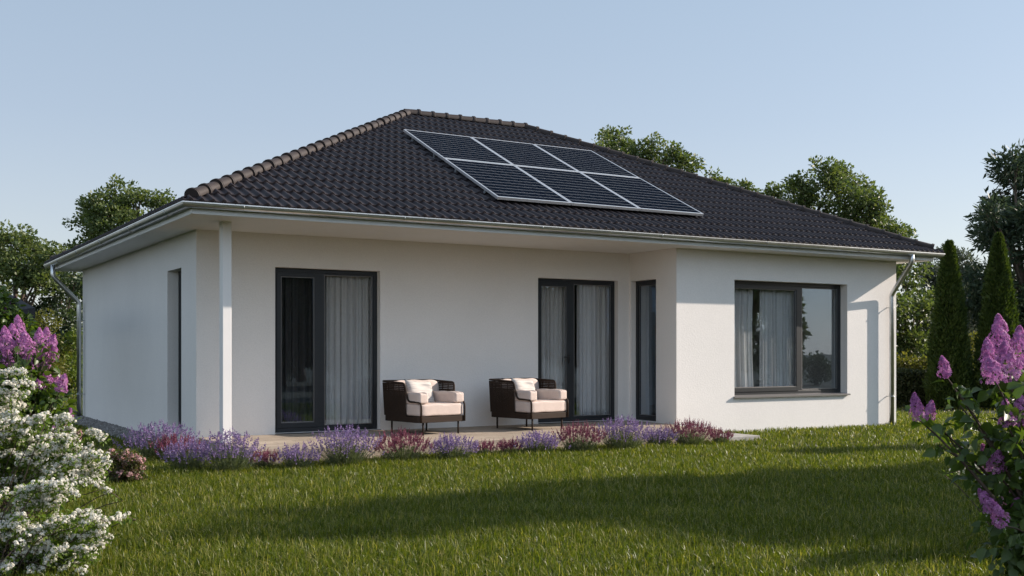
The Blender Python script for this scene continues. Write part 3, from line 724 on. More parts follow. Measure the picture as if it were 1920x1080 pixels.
tree('leafy_tree', 'dark leafy tree between the far left tree and the downpipe', 'tree', G_L, ground_at(118, 39), px_lobes(39, [(112, 560, 34), (138, 600, 34), (70, 590, 30), (128, 645, 34), (92, 640, 28), (60, 640, 30), (140, 530, 22), (100, 525, 20)], rt), 'oak_dark', 23, leaf=.14, fork=.4, trunk=.16)
tree('leafy_tree', 'dark leafy tree behind the parasol at the left edge', 'tree', G_L, ground_at(-30, 40), px_lobes(40, [(20, 600, 36), (-30, 590, 44), (-60, 640, 40), (10, 650, 36), (40, 660, 30)], rt), 'oak_dark', 24, leaf=.14, fork=.4, trunk=.16)
tree('shrub', 'olive yellow shrub beside the parasol, left of the house', 'shrub', 'shrubs along the left garden edge', ground_at(72, 30), px_lobes(30, [(75, 608, 26), (52, 640, 28), (97, 650, 28), (30, 680, 34), (70, 690, 34), (95, 700, 30)], rt, .5), 'bush_yellow', 25, leaf=.085, trunk=.05, clump=.28, dens=330, fork=.25, parts=('stem', 'foliage'))
tree('shrub', 'bright green shrub next to the left downpipe', 'shrub', 'shrubs along the left garden edge', ground_at(130, 31), px_lobes(31, [(126, 652, 24), (140, 690, 30), (112, 690, 28), (128, 716, 26), (145, 640, 18), (100, 720, 24), (155, 715, 28)], rt, .5), 'bush_bright', 26, leaf=.085, trunk=.05, clump=.28, dens=330, fork=.25, parts=('stem', 'foliage'))
tree('oak_tree', 'leafy tree with three rounded tops above the right half of the roof', 'tree', G_R, ground_at(1200, 46), px_lobes(46, [(1163, 262, 24), (1212, 285, 28), (1140, 268, 18), (1252, 285, 22), (1281, 306, 18), (1180, 305, 40), (1240, 325, 38), (1130, 290, 18), (1200, 360, 50)], rt), 'oak', 31, leaf=.16, trunk=.3, fork=.5)
tree('oak_tree', 'low treetop peeping over the roof slope between two taller trees', 'tree', G_R, ground_at(1345, 47), px_lobes(47, [(1338, 332, 14), (1366, 342, 14), (1392, 352, 10), (1325, 356, 22), (1356, 366, 22), (1414, 366, 9), (1440, 372, 7)], rt), 'oak', 32, leaf=.15, trunk=.2, clump=.34, fork=.55)
tree('oak_tree', 'large round tree standing above the lower right roof slope', 'tree', G_R, ground_at(1560, 42), px_lobes(42, [(1536, 322, 24), (1506, 340, 22), (1578, 330, 20), (1608, 352, 26), (1638, 372, 22), (1488, 362, 20), (1548, 366, 40), (1600, 398, 40), (1645, 396, 18), (1655, 418, 12), (1452, 362, 10), (1676, 428, 13), (1698, 442, 9), (1500, 392, 28), (1620, 430, 26), (1590, 440, 30)], rt), 'oak', 33, leaf=.15, trunk=.28, fork=.52)
tree('leafy_tree', 'light green leafy tree directly behind the right house corner', 'tree', G_R, ground_at(1712, 33), px_lobes(33, [(1700, 515, 30), (1724, 556, 28), (1692, 575, 30), (1730, 606, 24), (1702, 636, 28), (1676, 500, 26), (1660, 560, 40), (1740, 570, 16), (1670, 640, 30), (1712, 660, 20)], rt), 'oak', 34, leaf=.14, trunk=.15, fork=.4)
tree('willow_tree', 'pale grey green tree behind the left conifer', 'tree', G_R, ground_at(1780, 55), px_lobes(55, [(1770, 480, 22), (1798, 498, 26), (1746, 515, 26), (1826, 535, 24), (1780, 550, 40), (1742, 585, 38), (1800, 610, 38), (1845, 560, 34), (1760, 640, 36), (1820, 650, 34)], rt), 'willow', 35, leaf=.20, wid=.4, trunk=.22, clump=.5, fork=.4)
tree('broadleaf_tree', 'tall dark blue green tree filling the right edge', 'tree', G_R, ground_at(1950, 28), px_lobes(28, [(1902, 312, 30), (1874, 362, 30), (1945, 330, 60), (1888, 420, 44), (1862, 400, 20), (1868, 446, 20), (1950, 450, 70), (1910, 515, 48), (1858, 515, 22), (1882, 590, 44), (1950, 600, 80), (1838, 556, 20), (1905, 655, 44), (1990, 400, 70)], rt), 'bluegreen', 36, leaf=.19, wid=.34, trunk=.25, clump=.42, dens=190, fork=.4)
tree('shrub', 'yellowish shrub growing between the two conifers', 'shrub', 'shrubs behind the hedge', ground_at(1825, 31), px_lobes(31, [(1820, 638, 16), (1815, 662, 16), (1828, 685, 18), (1808, 690, 14)], rt, .4), 'bush_yellow', 37, leaf=.11, trunk=.04, clump=.26, dens=200, fork=.3, parts=('stem', 'foliage'))
tree('shrub', 'loose yellowish shrub behind the hedge by the house corner', 'shrub', 'shrubs behind the hedge', ground_at(1715, 29.5), px_lobes(29.5, [(1695, 682, 14), (1720, 690, 14), (1742, 685, 12), (1675, 690, 16)], rt, .4), 'bush_yellow', 38, leaf=.11, trunk=.04, clump=.26, dens=200, fork=.3, parts=('stem', 'foliage'))
# trees and shrubs on the sun side of the garden: they throw the lawn shadows and stand in the window reflections
SG = np.array([.956, -.294]); SQ = np.array([.294, .956])
def sq(s, q): p = SG * s + SQ * q; return np.array([p[0], p[1], GZ])
G_S = 'trees on the sunny right side of the garden'
def side_tree(s, q, lob, seed, label, mat='oak', **k):
    b = sq(s, q); L = [((b[0] + SQ[0] * a + SG[0] * c, b[1] + SQ[1] * a + SG[1] * c, GZ + z), r) for (a, c, z, r) in lob]
    return tree('garden_tree', label, 'tree', G_S, b, L, mat, seed, leaf=.15, **k)
side_tree(20, 8.95, [(-.5, 0, 8.7, .75), (.3, .3, 7.7, 1.0), (-.8, -.2, 7.2, .9), (.9, 0, 6.6, 1.1), (-.2, .6, 6.2, 1.2), (-1.1, .2, 5.6, 1.0), (1.2, -.3, 5.2, 1.0), (.2, 0, 4.6, 1.3), (-.9, .1, 4.0, .95), (1.1, .2, 3.8, 1.0), (.1, .8, 5.4, 1.2), (.6, -.8, 5.9, 1.1), (-.4, -.9, 4.8, 1.1), (1.6, .5, 4.4, .9), (-1.5, .3, 4.7, .8), (0, .4, 3.2, 1.2), (-1.9, .2, 5.0, .7), (-2.0, 0, 4.2, .7), (-1.6, -.4, 5.9, .6), (-2.5, .2, 4.6, .7), (-2.6, 0, 3.7, .65), (-2.2, .3, 3.0, .7), (-1.2, 0, 3.2, .8), (-2.3, .2, 6.5, .75), (-2.7, 0, 5.7, .75), (-1.7, 0, 7.3, .6), (-3.0, .1, 4.9, .7), (-2.0, -.3, 5.5, .8)], 41, 'slender garden tree casting the long band of shade over the lawn', trunk=.2, fork=.4, fill=1.5)
side_tree(16, 3.8, [(.4, 0, 5.6, .8), (-.4, .2, 4.9, .9), (.6, .1, 4.2, .9), (-.6, -.2, 3.7, 1.0), (.2, .3, 3.1, .8)], 42, 'smaller garden tree shading the near right corner of the lawn', trunk=.14, fork=.4, fill=1.4)
side_tree(16.5, 12.85, [(0, 0, 4.2, .26), (.1, .1, 3.6, .36), (-.1, 0, 3.0, .40), (0, 0, 2.4, .38), (.1, 0, 1.8, .36)], 43, 'thin young tree throwing a narrow streak of shade near the wing', clump=.28, trunk=.06, fork=.5, fill=2.5, dens=260)
BACK = [(13.5, -10, 9.5, 2.8, 'tall tree mirrored in the left patio door'), (15.6, -8, 9.0, 2.4, 'tree mirrored in the right pane of the left patio door'), (17.8, -9, 9.5, 2.4, 'tree mirrored at the right edge of the left patio door'),
        (16.5, -16, 12, 3.0, 'tree behind the ones mirrored in the left patio door'), (23.6, -8, 10, 2.4, 'tree mirrored in the left leaf of the right patio door'), (27.2, -9, 10.5, 2.6, 'tree mirrored in the fixed pane of the right patio door')]
for i, (x, y, h, w, lb) in enumerate(BACK):
    h *= .56; w *= .9
    L = [((x + rt.uniform(-1, 1) * w * .6, y + rt.uniform(-1, 1) * w * .6, GZ + h * f), w * .55) for f in (.30, .38, .45, .55, .62, .72, .8, .9)]
    L += [((x + rt.uniform(-1, 1) * w, y + rt.uniform(-1, 1) * w, GZ + h * f), w * .42) for f in (.27, .36, .46, .58, .66)]
    tree('garden_tree', lb, 'tree', G_S, (x, y, GZ), L, 'oak_dark', 50 + i, leaf=.2, dens=80, clump=.6, trunk=.22, fork=.35)
def mirror_at(px, w):                       # where a thing must stand to be mirrored at px in the wing window
    p = FWD * w + RGT * w * (px - CX) / F_PX; return p[0], 2 * (YW + .17) - p[1]
for i, (px, wd, yt, rw, lb) in enumerate([(1452, 38, 575, 1.0, 'round topped tree mirrored in the left pane of the wing window'), (1532, 42, 668, .55, 'low shrubby tree mirrored in the right pane of the wing window'), (1388, 40, 600, .8, 'bushy tree mirrored at the left edge of the wing window'), (1490, 45, 640, .8, 'low tree mirrored beside the wing window mullion')]):
    x, y = mirror_at(px, wd); h = CAM_H - GZ + (HY - yt) * wd / F_PX
    L = [((x + rt.uniform(-1, 1) * rw * .6, y + rt.uniform(-1, 1) * rw * .6, GZ + h * f), rw * .5) for f in (.25, .4, .5, .62, .72)] + [((x, y, GZ + h - rw * .4), rw * .42)]
    tree('garden_tree', lb, 'tree', G_S, (x, y, GZ), L, 'oak_dark', 60 + i, leaf=.14, dens=110, clump=.34, trunk=.1, fork=.35)

# ------------------------------------------------------------ conifers and hedge
def thuja(label, px, d, H, Rb, seed):
    r = np.random.default_rng(seed); b = ground_at(px, d); e = empty('conifer', tuple(b), 0, label, 'conifer', 'columnar conifers in front of the hedge')
    tk = MB(); tk.tube([(0, 0, 0), (0, 0, H * .55), (0, 0, H * .93)], [.09, .05, .01], 8); tk.build('trunk', M['bark'], e, True)
    n = 34000; t = r.random(n) ** 1.35; ph = r.uniform(0, 2 * math.pi, n)
    rad = Rb * (1 - t) ** .62 * (.72 + .28 * np.clip(t / .10, 0, 1)) * (1 + .10 * np.sin(ph * 5 + t * 17 + seed) + .07 * np.sin(ph * 9 - t * 31)) * r.normal(1, .07, n) * np.where(r.random(n) < .3, r.uniform(.6, 1, n), 1)
    rad = np.maximum(rad, .012)
    P = np.stack([rad * np.cos(ph), rad * np.sin(ph), t * H * .985 + .03], 1)
    o = np.stack([np.cos(ph), np.sin(ph), np.zeros(n)], 1)
    D = unit(o * .55 + np.array([0, 0, .85]) + rnd_dir(n, r) * .5); N = unit(np.cross(D, np.array([0, 0, 1.])) * r.choice([-1, 1], n)[:, None] + rnd_dir(n, r) * .6)
    L = r.uniform(.05, .11, n); V, T = leaf_geo(P, D, N, L, L * .42); mesh_tris('foliage', V, T, M['thuja'], e)
    c = MB(); c.tube([(0, 0, .1), (0, 0, H * .3), (0, 0, H * .7), (0, 0, H * .95)], [Rb * .62, Rb * .58, Rb * .34, .02], 14)
    c.build('inner_growth', M['bark'], e, True)
thuja('tapering conifer standing nearer the house corner', 1780, 25.4, 3.85, .47, 71)
thuja('tapering conifer at the right, behind the tall lilac blooms', 1872, 25.2, 4.0, .50, 72)
he = empty('hedge', tuple(ground_at(1760, 26.5)), math.atan2(RGT[1], RGT[0]), 'low clipped dark hedge behind the conifers', 'hedge')
r = np.random.default_rng(73); n = 52000; W_, D_, H_ = 7.6, .8, .80
u = r.uniform(-W_ / 2, W_ / 2, n); f = r.random(n)
face = np.where(f < .5, 0, np.where(f < .85, 1, 2))
hh = H_ * (1 + .04 * np.sin(u * 2.1) + .03 * np.sin(u * 5.3))
y = np.where(face == 0, -D_ / 2, np.where(face == 1, r.uniform(-D_ / 2, D_ / 2, n), D_ / 2)) + r.normal(0, .035, n)
z = np.where(face == 1, hh, r.uniform(0, 1, n) * hh) + r.normal(0, .03, n)
o = np.stack([np.zeros(n), np.where(face == 0, -1, np.where(face == 2, 1, 0)), np.where(face == 1, 1, .2)], 1)
L = r.uniform(.05, .085, n); V, T = leaf_geo(np.stack([u, y, z], 1), o + rnd_dir(n, r) * .9, o + rnd_dir(n, r) * .7, L, L * .6); mesh_tris('foliage', V, T, M['hedge'], he)
hb = MB(); hb.box(-W_ / 2, W_ / 2, -D_ / 2 + .06, D_ / 2 - .06, 0, H_ - .06); hb.build('inner_growth', M['bark'], he)

# distant woodland that closes the horizon
r = np.random.default_rng(74); n = 60000; a = np.where(r.random(n) < .5, r.uniform(R_(15), R_(110), n), r.uniform(R_(-170), R_(-35), n)); d = r.uniform(75, 100, n)
hmax = 3.2 + 1.6 * np.sin(a * 23) * np.sin(a * 7 + 1) + 1.0 * np.sin(a * 61)
P = np.stack([d * np.cos(a), d * np.sin(a), GZ + r.random(n) ** .7 * np.maximum(1.2, hmax)], 1); L = r.uniform(.4, .8, n)
V, T = leaf_geo(P, rnd_dir(n, r), rnd_dir(n, r), L, L * .7)
tag(mesh_tris('distant_woodland', V, T, M['oak_dark']), 'low dark far off woodland along the horizon', 'woodland', None, 'stuff')

# ------------------------------------------------------------ lavender and heather clumps along the terrace
def clump_plant(kind, label, pos, rad, H, seed):
    r = np.random.default_rng(seed); lav = kind == 'lavender'
    e = empty(kind + '_plant', tuple(pos), 0, label, kind, 'lavender clumps along the terrace edge' if lav else 'heather clumps along the terrace edge')
    n = int((240 if lav else 210) * max(.30, (rad / .30) ** 1.5)); a = r.uniform(0, 2 * math.pi, n); q = r.random(n) ** .5
    lean = q * (.85 if lav else .8) + r.normal(0, .1, n); ln = H * (1.06 - .34 * q ** 2) * r.uniform(.42, 1.08, n) ** .8
    base = np.stack([np.cos(a) * q * rad * .45, np.sin(a) * q * rad * .45, np.zeros(n)], 1)
    out = np.stack([np.cos(a), np.sin(a), np.zeros(n)], 1)
    tip = base + out * (q * rad * .62)[:, None] * (1 + .25 * r.normal(size=n))[:, None] + np.array([0, 0, 1]) * ln[:, None]
    D = unit(tip - base + rnd_dir(n, r) * .03)
    # stems and leaves
    sp = (.055 if lav else .085) * r.uniform(.65, 1.25, n)
    N = rnd_dir(n, r); V1, T1 = leaf_geo(base, D, N, ln, np.full(n, .006), .1)
    m = n * 7; k = r.integers(0, n, m); t = r.uniform(.05, .72, m) ; pp = base[k] + (tip - base)[k] * t[:, None]
    dl = unit(D[k] * .8 + rnd_dir(m, r) * .7); L = r.uniform(.03, .06, m) * (1 - .4 * t)
    V2, T2 = leaf_geo(pp, dl, rnd_dir(m, r), L, np.full(m, .0065), .1)
    mesh_tris('foliage', np.concatenate([V1, V2]), np.concatenate([T1, T2 + len(V1)]), M['lav_leaf'], e)
    # flower spikes: whorls of small florets
    per = 16 if lav else 22; k = np.repeat(np.arange(n), per); t = np.tile(np.linspace(0, 1, per), n) + r.normal(0, .03, n * per)
    if lav: t = np.where(t < .18, -.25 + t * .3, t)        # a lower separate whorl
    c = tip[k] + D[k] * (sp[k] * t)[:, None]; D2 = unit(D + np.array([0, 0, .9])); c = tip[k] + D2[k] * (sp[k] * t)[:, None]; dd = unit(rnd_dir(n * per, r) * 1.0 + D2[k] * (.5 if lav else 1.1))
    w = (1 - .62 * np.clip(t, 0, 1)); L = (.021 if lav else .024) * w * r.uniform(.7, 1.3, n * per); V, T = leaf_geo(c, dd, rnd_dir(n * per, r), L, L * (.75 if lav else .55), .3)
    mesh_tris('flowers', V, T, M['lav_bloom' if lav else 'heath_bloom'], e)
LAV = [('lavender', 300, 862, 58, 795, 'tall lavender clump at the left end of the row, below the narrow window'),
       ('heather', 334, 868, 40, 818, 'reddish heather clump between the two leftmost lavender clumps, below the house corner'),
       ('lavender', 352, 884, 44, 828, 'low front lavender clump left of the white post'),
       ('lavender', 432, 886, 52, 812, 'full lavender clump right in front of the white post'),
       ('heather', 494, 876, 24, 846, 'small heather tuft just right of the post lavender'),
       ('lavender', 557, 880, 34, 834, 'small lavender clump below the black curtained door leaf'),
       ('lavender', 648, 874, 56, 804, 'large lavender clump below the left patio door'),
       ('heather', 752, 866, 48, 812, 'wide heather clump in front of the left armchair'),
       ('lavender', 850, 863, 42, 818, 'lavender clump just right of the left armchair'),
       ('heather', 907, 853, 20, 827, 'left one of the two small heather tufts in front of the right armchair'),
       ('heather', 955, 851, 21, 825, 'right one of the two small heather tufts in front of the right armchair'),
       ('lavender', 1010, 852, 40, 812, 'lavender clump right below the right armchair'),
       ('heather', 1086, 848, 41, 796, 'heather clump below the right patio door'),
       ('lavender', 1168, 845, 48, 785, 'biggest lavender clump near the inner corner of the terrace'),
       ('lavender', 1236, 837, 30, 803, 'small lavender clump beside the biggest one, below the wing corner'),
       ('heather', 1294, 835, 40, 790, 'dark heather clump at the right terrace end'),
       ('heather', 1350, 831, 20, 805, 'small heather tuft at the very right end of the row')]
for i, (k, x, yb, hw, yt, lb) in enumerate(LAV):
    p = ground(x, yb)
    if p[1] > 12.05 and x > 372: d0 = p @ FWD; p = p * 1.0; s = 12.05 / p[1]; p = np.array([p[0] * s, p[1] * s, GZ])
    d = p @ FWD; clump_plant(k, lb, p, hw * d / F_PX * 1.02, (CAM_H - GZ) + (HY - yt) * d / F_PX - (.03 if k == 'lavender' else .05), 100 + i)

# ------------------------------------------------------------ lilacs
def panicle(r, H, W):
    n = int(300 * (H / .2) ** 1.4) + 60
    t = r.random(n) ** .85; a = r.uniform(0, 2 * math.pi, n); bump = 1 + .16 * np.sin(a * 3 + t * 9 + r.uniform(0, 6)) + .12 * np.sin(t * 22 + a * 2)
    rad = W / 2 * (1 - t ** 1.6) ** .7 * (.55 + .45 * np.minimum(1, t / .16)) * bump * r.uniform(.78, 1.05, n)
    o = np.stack([np.cos(a), np.sin(a), .35 + 0 * a], 1); P = np.stack([rad * np.cos(a), rad * np.sin(a), t * H], 1)
    nm = unit(o + rnd_dir(n, r) * .5); V, T = [], []
    u = unit(np.cross(nm, rnd_dir(n, r))); v = np.cross(nm, u); s = r.uniform(.0066, .0100, n)[:, None]
    # four petals, each a quad leaf, around the floret centre
    Vs = [P]; 
    for k in range(4):
        c, sn = math.cos(k * math.pi / 2), math.sin(k * math.pi / 2); d = u * c + v * sn; e = -u * sn + v * c
        Vs += [P + d * s * .75 + e * s * .42 + nm * s * .25, P + d * s * 1.15 + nm * s * .15, P + d * s * .75 - e * s * .42 + nm * s * .25]
    V = np.stack(Vs, 1); b = np.arange(n)[:, None] * 13
    T = np.concatenate([np.stack([b + [0, 1 + 3 * k, 2 + 3 * k], b + [0, 2 + 3 * k, 3 + 3 * k]], 1) for k in range(4)], 1).reshape(-1, 3)
    return V.reshape(-1, 3), T
def rot_to(d):
    return np.array(Vector((0, 0, 1)).rotation_difference(Vector(d)).to_matrix())
def lilac(label, base, pans, shoots, seed, bloom='lilac_bloom', leafL=.075, nleaf=24, extra=None, extra_n=0, grp='lilac bushes framing the view'):
    """pans: (top xyz-ish point of the panicle base, direction, height, width)"""
    r = np.random.default_rng(seed); base = np.asarray(base, float); e = empty('lilac_bush', tuple(base), 0, label, 'lilac', grp)
    st = MB(); LP, LD, LN = [], [], []
    heads = [(np.asarray(p), np.asarray(d), h, w) for (p, d, h, w) in pans] + [(np.asarray(p), np.array([0, 0, 1.]), 0, 0) for p in shoots]
    for (p, d, h, w) in heads:
        b = base + np.array([*(r.normal(0, .08, 2)), 0]); mid = b * .45 + p * .55 + np.array([0, 0, .18]) - unit(d) * .05
        P = [tuple(b * (1 - t) ** 2 + mid * 2 * t * (1 - t) + p * t * t - base) for t in np.linspace(0, 1, 9)]
        st.tube(P, list(np.linspace(.016, .0035, 9)), 6, cap=False)
        for k in range(nleaf):
            t = r.uniform(.35, 1.0) ** .7 ; q = b * (1 - t) ** 2 + mid * 2 * t * (1 - t) + p * t * t; tw = r.uniform(0, 1)
            off = rnd_dir(1, r)[0] * r.uniform(.01, .10) * (1.2 - .5 * t); LP.append(q + off); LD.append(unit(off + rnd_dir(1, r)[0] * .03 + np.array([0, 0, -.02]))); LN.append(np.array([0, 0, .8]) + rnd_dir(1, r)[0] * .75)
    if extra is not None:
        for (c, rad, m) in extra:
            o = rnd_dir(m, r) * (r.random(m) ** .4)[:, None] * rad
            for q, oo in zip(np.asarray(c) + o, o): LP.append(q); LD.append(unit(oo + rnd_dir(1, r)[0] * rad * .5 + np.array([0, 0, -.3 * rad]))); LN.append(np.array([0, 0, .7]) + rnd_dir(1, r)[0] * .8)
    st.build('stem', M['twig'], e, True)
    P = np.array(LP) - base; n = len(P); L = leafL * r.uniform(.6, 1.25, n); V, T = leaf_geo(P, np.array(LD), unit(np.array(LN)), L, L * .78, .16, True)
    mesh_tris('leaves', V, T, M['lilac_leaf'], e, True)
    for (p, d, h, w) in heads:
        if h <= 0: continue
        V, T = panicle(r, h, w * 1.22); V = V @ rot_to(unit(np.asarray(d, float))).T + (p - base); mesh_tris('flower_panicle', V, T, M[bloom], e)
def pans_px(d, L, r, tilt=.25, spread=.25):
    out = []
    for (x, yt, yb, w, lean) in L:               # tip y, base y, width px, lean px (tip offset)
        dd = d + r.uniform(-spread, spread); p = at(x, yb, dd); q = at(x + lean, yt, dd + r.uniform(-.04, .04)); out.append((p, q - p, float(np.linalg.norm(q - p)), w * dd / F_PX))
    return out
rl_ = np.random.default_rng(5)
DL = 8.6
lilac('tall pink lilac bush in bloom at the left edge, behind the white spirea', ground_at(8, DL), pans_px(DL, [(36, 592, 640, 24, -3), (26, 608, 650, 26, -4), (12, 612, 655, 24, -4), (-8, 620, 668, 26, -2), (52, 622, 664, 26, -6), (42, 626, 680, 30, 0), (72, 615, 645, 16, 2), (84, 614, 648, 18, 4), (96, 628, 648, 16, 6), (98, 646, 676, 18, 4), (80, 650, 690, 22, 4), (60, 648, 690, 30, 2), (30, 640, 670, 24, -2), (16, 645, 690, 20, -6), (4, 652, 690, 22, -2), (-10, 700, 740, 22, -4), (24, 690, 722, 30, 2), (8, 730, 760, 24, 0), (98, 692, 732, 24, 10), (112, 702, 735, 20, 10), (88, 696, 722, 20, -2), (74, 712, 730, 16, -4), (30, 700, 730, 20, 10), (128, 766, 786, 12, 4), (38, 800, 822, 20, -2), (100, 800, 818, 12, 0), (95, 785, 805, 14, 4), (50, 660, 700, 26, 3)], rl_),
      [at(x, y, DL + rl_.uniform(-.3, .3)) for (x, y) in ((90, 720), (110, 745), (70, 740), (50, 750), (120, 760), (20, 720), (60, 700), (100, 770), (40, 780), (80, 790))], 201, extra=[(at(60, 735, DL), .20, 260), (at(10, 720, DL), .25, 240), (at(85, 770, DL), .18, 180), (at(40, 670, DL + .1), .16, 120), (at(30, 800, DL), .3, 300)])
DD = 12.5
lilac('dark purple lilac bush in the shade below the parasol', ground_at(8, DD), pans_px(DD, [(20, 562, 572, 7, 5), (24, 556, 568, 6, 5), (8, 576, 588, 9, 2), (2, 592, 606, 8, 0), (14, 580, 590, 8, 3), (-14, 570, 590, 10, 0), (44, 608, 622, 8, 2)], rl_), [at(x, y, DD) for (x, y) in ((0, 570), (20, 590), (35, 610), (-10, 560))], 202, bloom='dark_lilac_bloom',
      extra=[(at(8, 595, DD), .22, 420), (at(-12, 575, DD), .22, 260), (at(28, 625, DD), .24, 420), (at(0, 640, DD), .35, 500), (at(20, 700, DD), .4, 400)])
DR = 5.7
lilac('large pink lilac bush reaching in from the right edge over the lawn', ground_at(2030, DR), pans_px(DR, [(1876, 590, 668, 36, -4), (1908, 612, 690, 36, 4), (1858, 634, 700, 28, -8), (1890, 640, 716, 42, -6), (1868, 672, 716, 34, -14), (1918, 660, 715, 34, 10), (1935, 630, 700, 36, 6), (1856, 664, 678, 10, -6), (1774, 669, 706, 20, -8), (1722, 738, 786, 22, -8), (1742, 752, 786, 18, 5), (1890, 748, 800, 26, -6), (1912, 742, 800, 30, 2), (1925, 760, 810, 30, 10), (1856, 834, 882, 22, -14), (1866, 845, 884, 28, 6), (1880, 940, 985, 26, -20), (1862, 918, 960, 24, -26), (1890, 920, 950, 24, 0), (1900, 935, 950, 14, 10)], rl_, .25, .3),
      [at(x, y, DR + rl_.uniform(-.3, .3)) for (x, y) in ((1760, 800), (1800, 760), (1835, 800), (1790, 730), (1900, 900), (1760, 835), (1900, 1040))], 203, leafL=.070, nleaf=27,
      extra=[(at(1905, 800, DR), .10, 40), (at(1890, 1000, DR), .18, 110), (at(1915, 1060, DR), .2, 120), (at(1930, 740, DR), .15, 60), (at(1920, 930, DR), .14, 70)])

# ------------------------------------------------------------ white spirea and pink shrub
def spirea(label, base, sprays, seed, bloom='spirea_bloom', leaf='spirea_leaf', ball=.0125, step=.0165, cat='spirea', name='spirea_shrub', grp='white spirea shrubs', fl=12, leafL=.027, slen=.40, fillers=(), bare=.25):
    """mound of short arching sprays; every spray carries flower heads along its upper side and leaves below"""
    r = np.random.default_rng(seed); base = np.asarray(base, float); e = empty(name, tuple(base), 0, label, cat, grp)
    st = MB(); HC, HN, LP, LD, LN = [], [], [], [], []
    for tp in sprays:
        tp = np.asarray(tp, float); out = tp - base; out[2] = 0; out = unit(unit(out) + r.normal(size=3) * np.array([.75, .75, 0])); L = slen * r.uniform(.55, 1.3)
        b = tp - out * L * .88 - np.array([0, 0, L * r.uniform(-.15, .75)]); mid = (b + tp) / 2 + np.array([0, 0, L * r.uniform(.10, .34)])
        f = lambda t: b * (1 - t) ** 2 + mid * 2 * t * (1 - t) + tp * t * t
        P = [tuple(f(t) - base) for t in np.linspace(0, 1, 7)]; b0 = base + (b - base) * np.array([.45, .45, 0]) + r.normal(size=3) * np.array([.06, .06, 0])
        m0 = b0 * .5 + b * .5 + np.array([0, 0, .12]); st.tube([tuple(b0 * (1 - t) ** 2 + m0 * 2 * t * (1 - t) + b * t * t - base) for t in np.linspace(0, 1, 6)] + P[1:], list(np.linspace(.0042, .0012, 12)), 5, cap=False)
        n = int(L / step)
        for i in range(n):
            t = bare + (1 - bare) * (i + r.uniform(-.35, .35)) / n
            if t > 1: continue
            q = f(t)
            for _ in range(3 if r.random() < .25 else 2):
                o = unit(np.array([0, 0, .55]) + r.normal(size=3) * .7); HC.append(q + o * r.uniform(.006, .030)); HN.append(o)
        for _ in range(int(L * 230)):
            t = r.random() ** .8; o = unit(r.normal(size=3) + np.array([0, 0, -.25])); LP.append(f(t) + o * r.uniform(.004, .03)); LD.append(o + out * .4); LN.append(r.normal(size=3) * .7 + np.array([0, 0, .7]))
    for (c, rad, m) in fillers:
        o = rnd_dir(m, r) * (r.random(m) ** .4)[:, None] * np.array([rad, rad, rad * .8])
        LP += list(np.asarray(c) + o); LD += list(unit(o) + rnd_dir(m, r) * .9); LN += list(rnd_dir(m, r) * .8 + np.array([0, 0, .6]))
    HC = np.array(HC); HN = np.array(HN); m = len(HC)
    k = np.repeat(np.arange(m), fl); d = unit(rnd_dir(m * fl, r) + HN[k] * .75); rad = ball * r.uniform(.7, 1.2, m)[k]
    P = HC[k] + d * rad[:, None] * np.array([1, 1, .8]); u = unit(np.cross(d, rnd_dir(m * fl, r))); v = np.cross(d, u); s = (ball * .38 * r.uniform(.8, 1.2, m * fl))[:, None]
    Vs = [P - d * s * .35]
    for j in range(5): a = j * 2 * math.pi / 5; Vs.append(P + (u * math.cos(a) + v * math.sin(a)) * s * 1.25)
    V = np.stack(Vs, 1).reshape(-1, 3) - base; bi = np.arange(m * fl)[:, None] * 6
    T = np.stack([bi + [0, 1 + j, 1 + (j + 1) % 5] for j in range(5)], 1).reshape(-1, 3)
    st.build('branches', M['twig'], e, True)
    o = mesh_tris('blossom', V, T, M[bloom], e); o['kind'] = 'stuff'
    P = np.array(LP) - base; n = len(P); L = leafL * r.uniform(.6, 1.4, n); V, T = leaf_geo(P, unit(np.array(LD)), unit(np.array(LN)), L, L * .55, .15)
    mesh_tris('leaves', V, T, M[leaf], e)
rs = np.random.default_rng(9)
def region(d, poly, n, spread):
    """random spray tips inside a seen outline, spread in depth"""
    out = []; poly = np.array(poly, float); lo, hi = poly.min(0), poly.max(0)
    while len(out) < n:
        p = rs.uniform(lo, hi); c = False; j = len(poly) - 1
        for i in range(len(poly)):
            if ((poly[i, 1] > p[1]) != (poly[j, 1] > p[1])) and (p[0] < (poly[j, 0] - poly[i, 0]) * (p[1] - poly[i, 1]) / (poly[j, 1] - poly[i, 1]) + poly[i, 0]): c = not c
            j = i
        if c: out.append(at(p[0], p[1], d + rs.uniform(-spread, spread)))
    return out
def tips(d, L, spread): return [at(x, y, d + rs.uniform(-spread, spread)) for (x, y) in L]
S1 = region(7.4, [(-110, 690), (55, 700), (75, 740), (30, 830), (-110, 860)], 34, .35) + region(7.3, [(-110, 800), (60, 800), (140, 790), (150, 845), (200, 850), (205, 880), (150, 905), (-110, 930)], 84, .35)
S1 += tips(7.2, [(52, 702), (72, 726), (40, 742), (32, 768), (133, 784), (140, 790), (95, 780), (198, 826), (204, 868), (190, 850), (180, 890), (168, 835), (150, 905)], .15)
spirea('broad white spirea with arching sprays in the lower left corner, upper sprays before the lilac', ground_at(-75, 7.3), S1, 301, fillers=[(at(-30, 790, 7.5), .24, 1500), (at(-20, 880, 7.4), .26, 2200), (at(70, 880, 7.4), .20, 1400), (at(130, 875, 7.4), .13, 700), (at(60, 830, 7.5), .16, 800), (at(-60, 960, 7.3), .25, 1200)])
S2 = region(6.5, [(-110, 940), (130, 905), (205, 975), (212, 1025), (180, 1100), (-110, 1120)], 84, .35) + tips(6.4, [(55, 952), (185, 966), (200, 994), (210, 1008), (196, 1024), (128, 930), (138, 912), (118, 938), (160, 1070), ], .15)
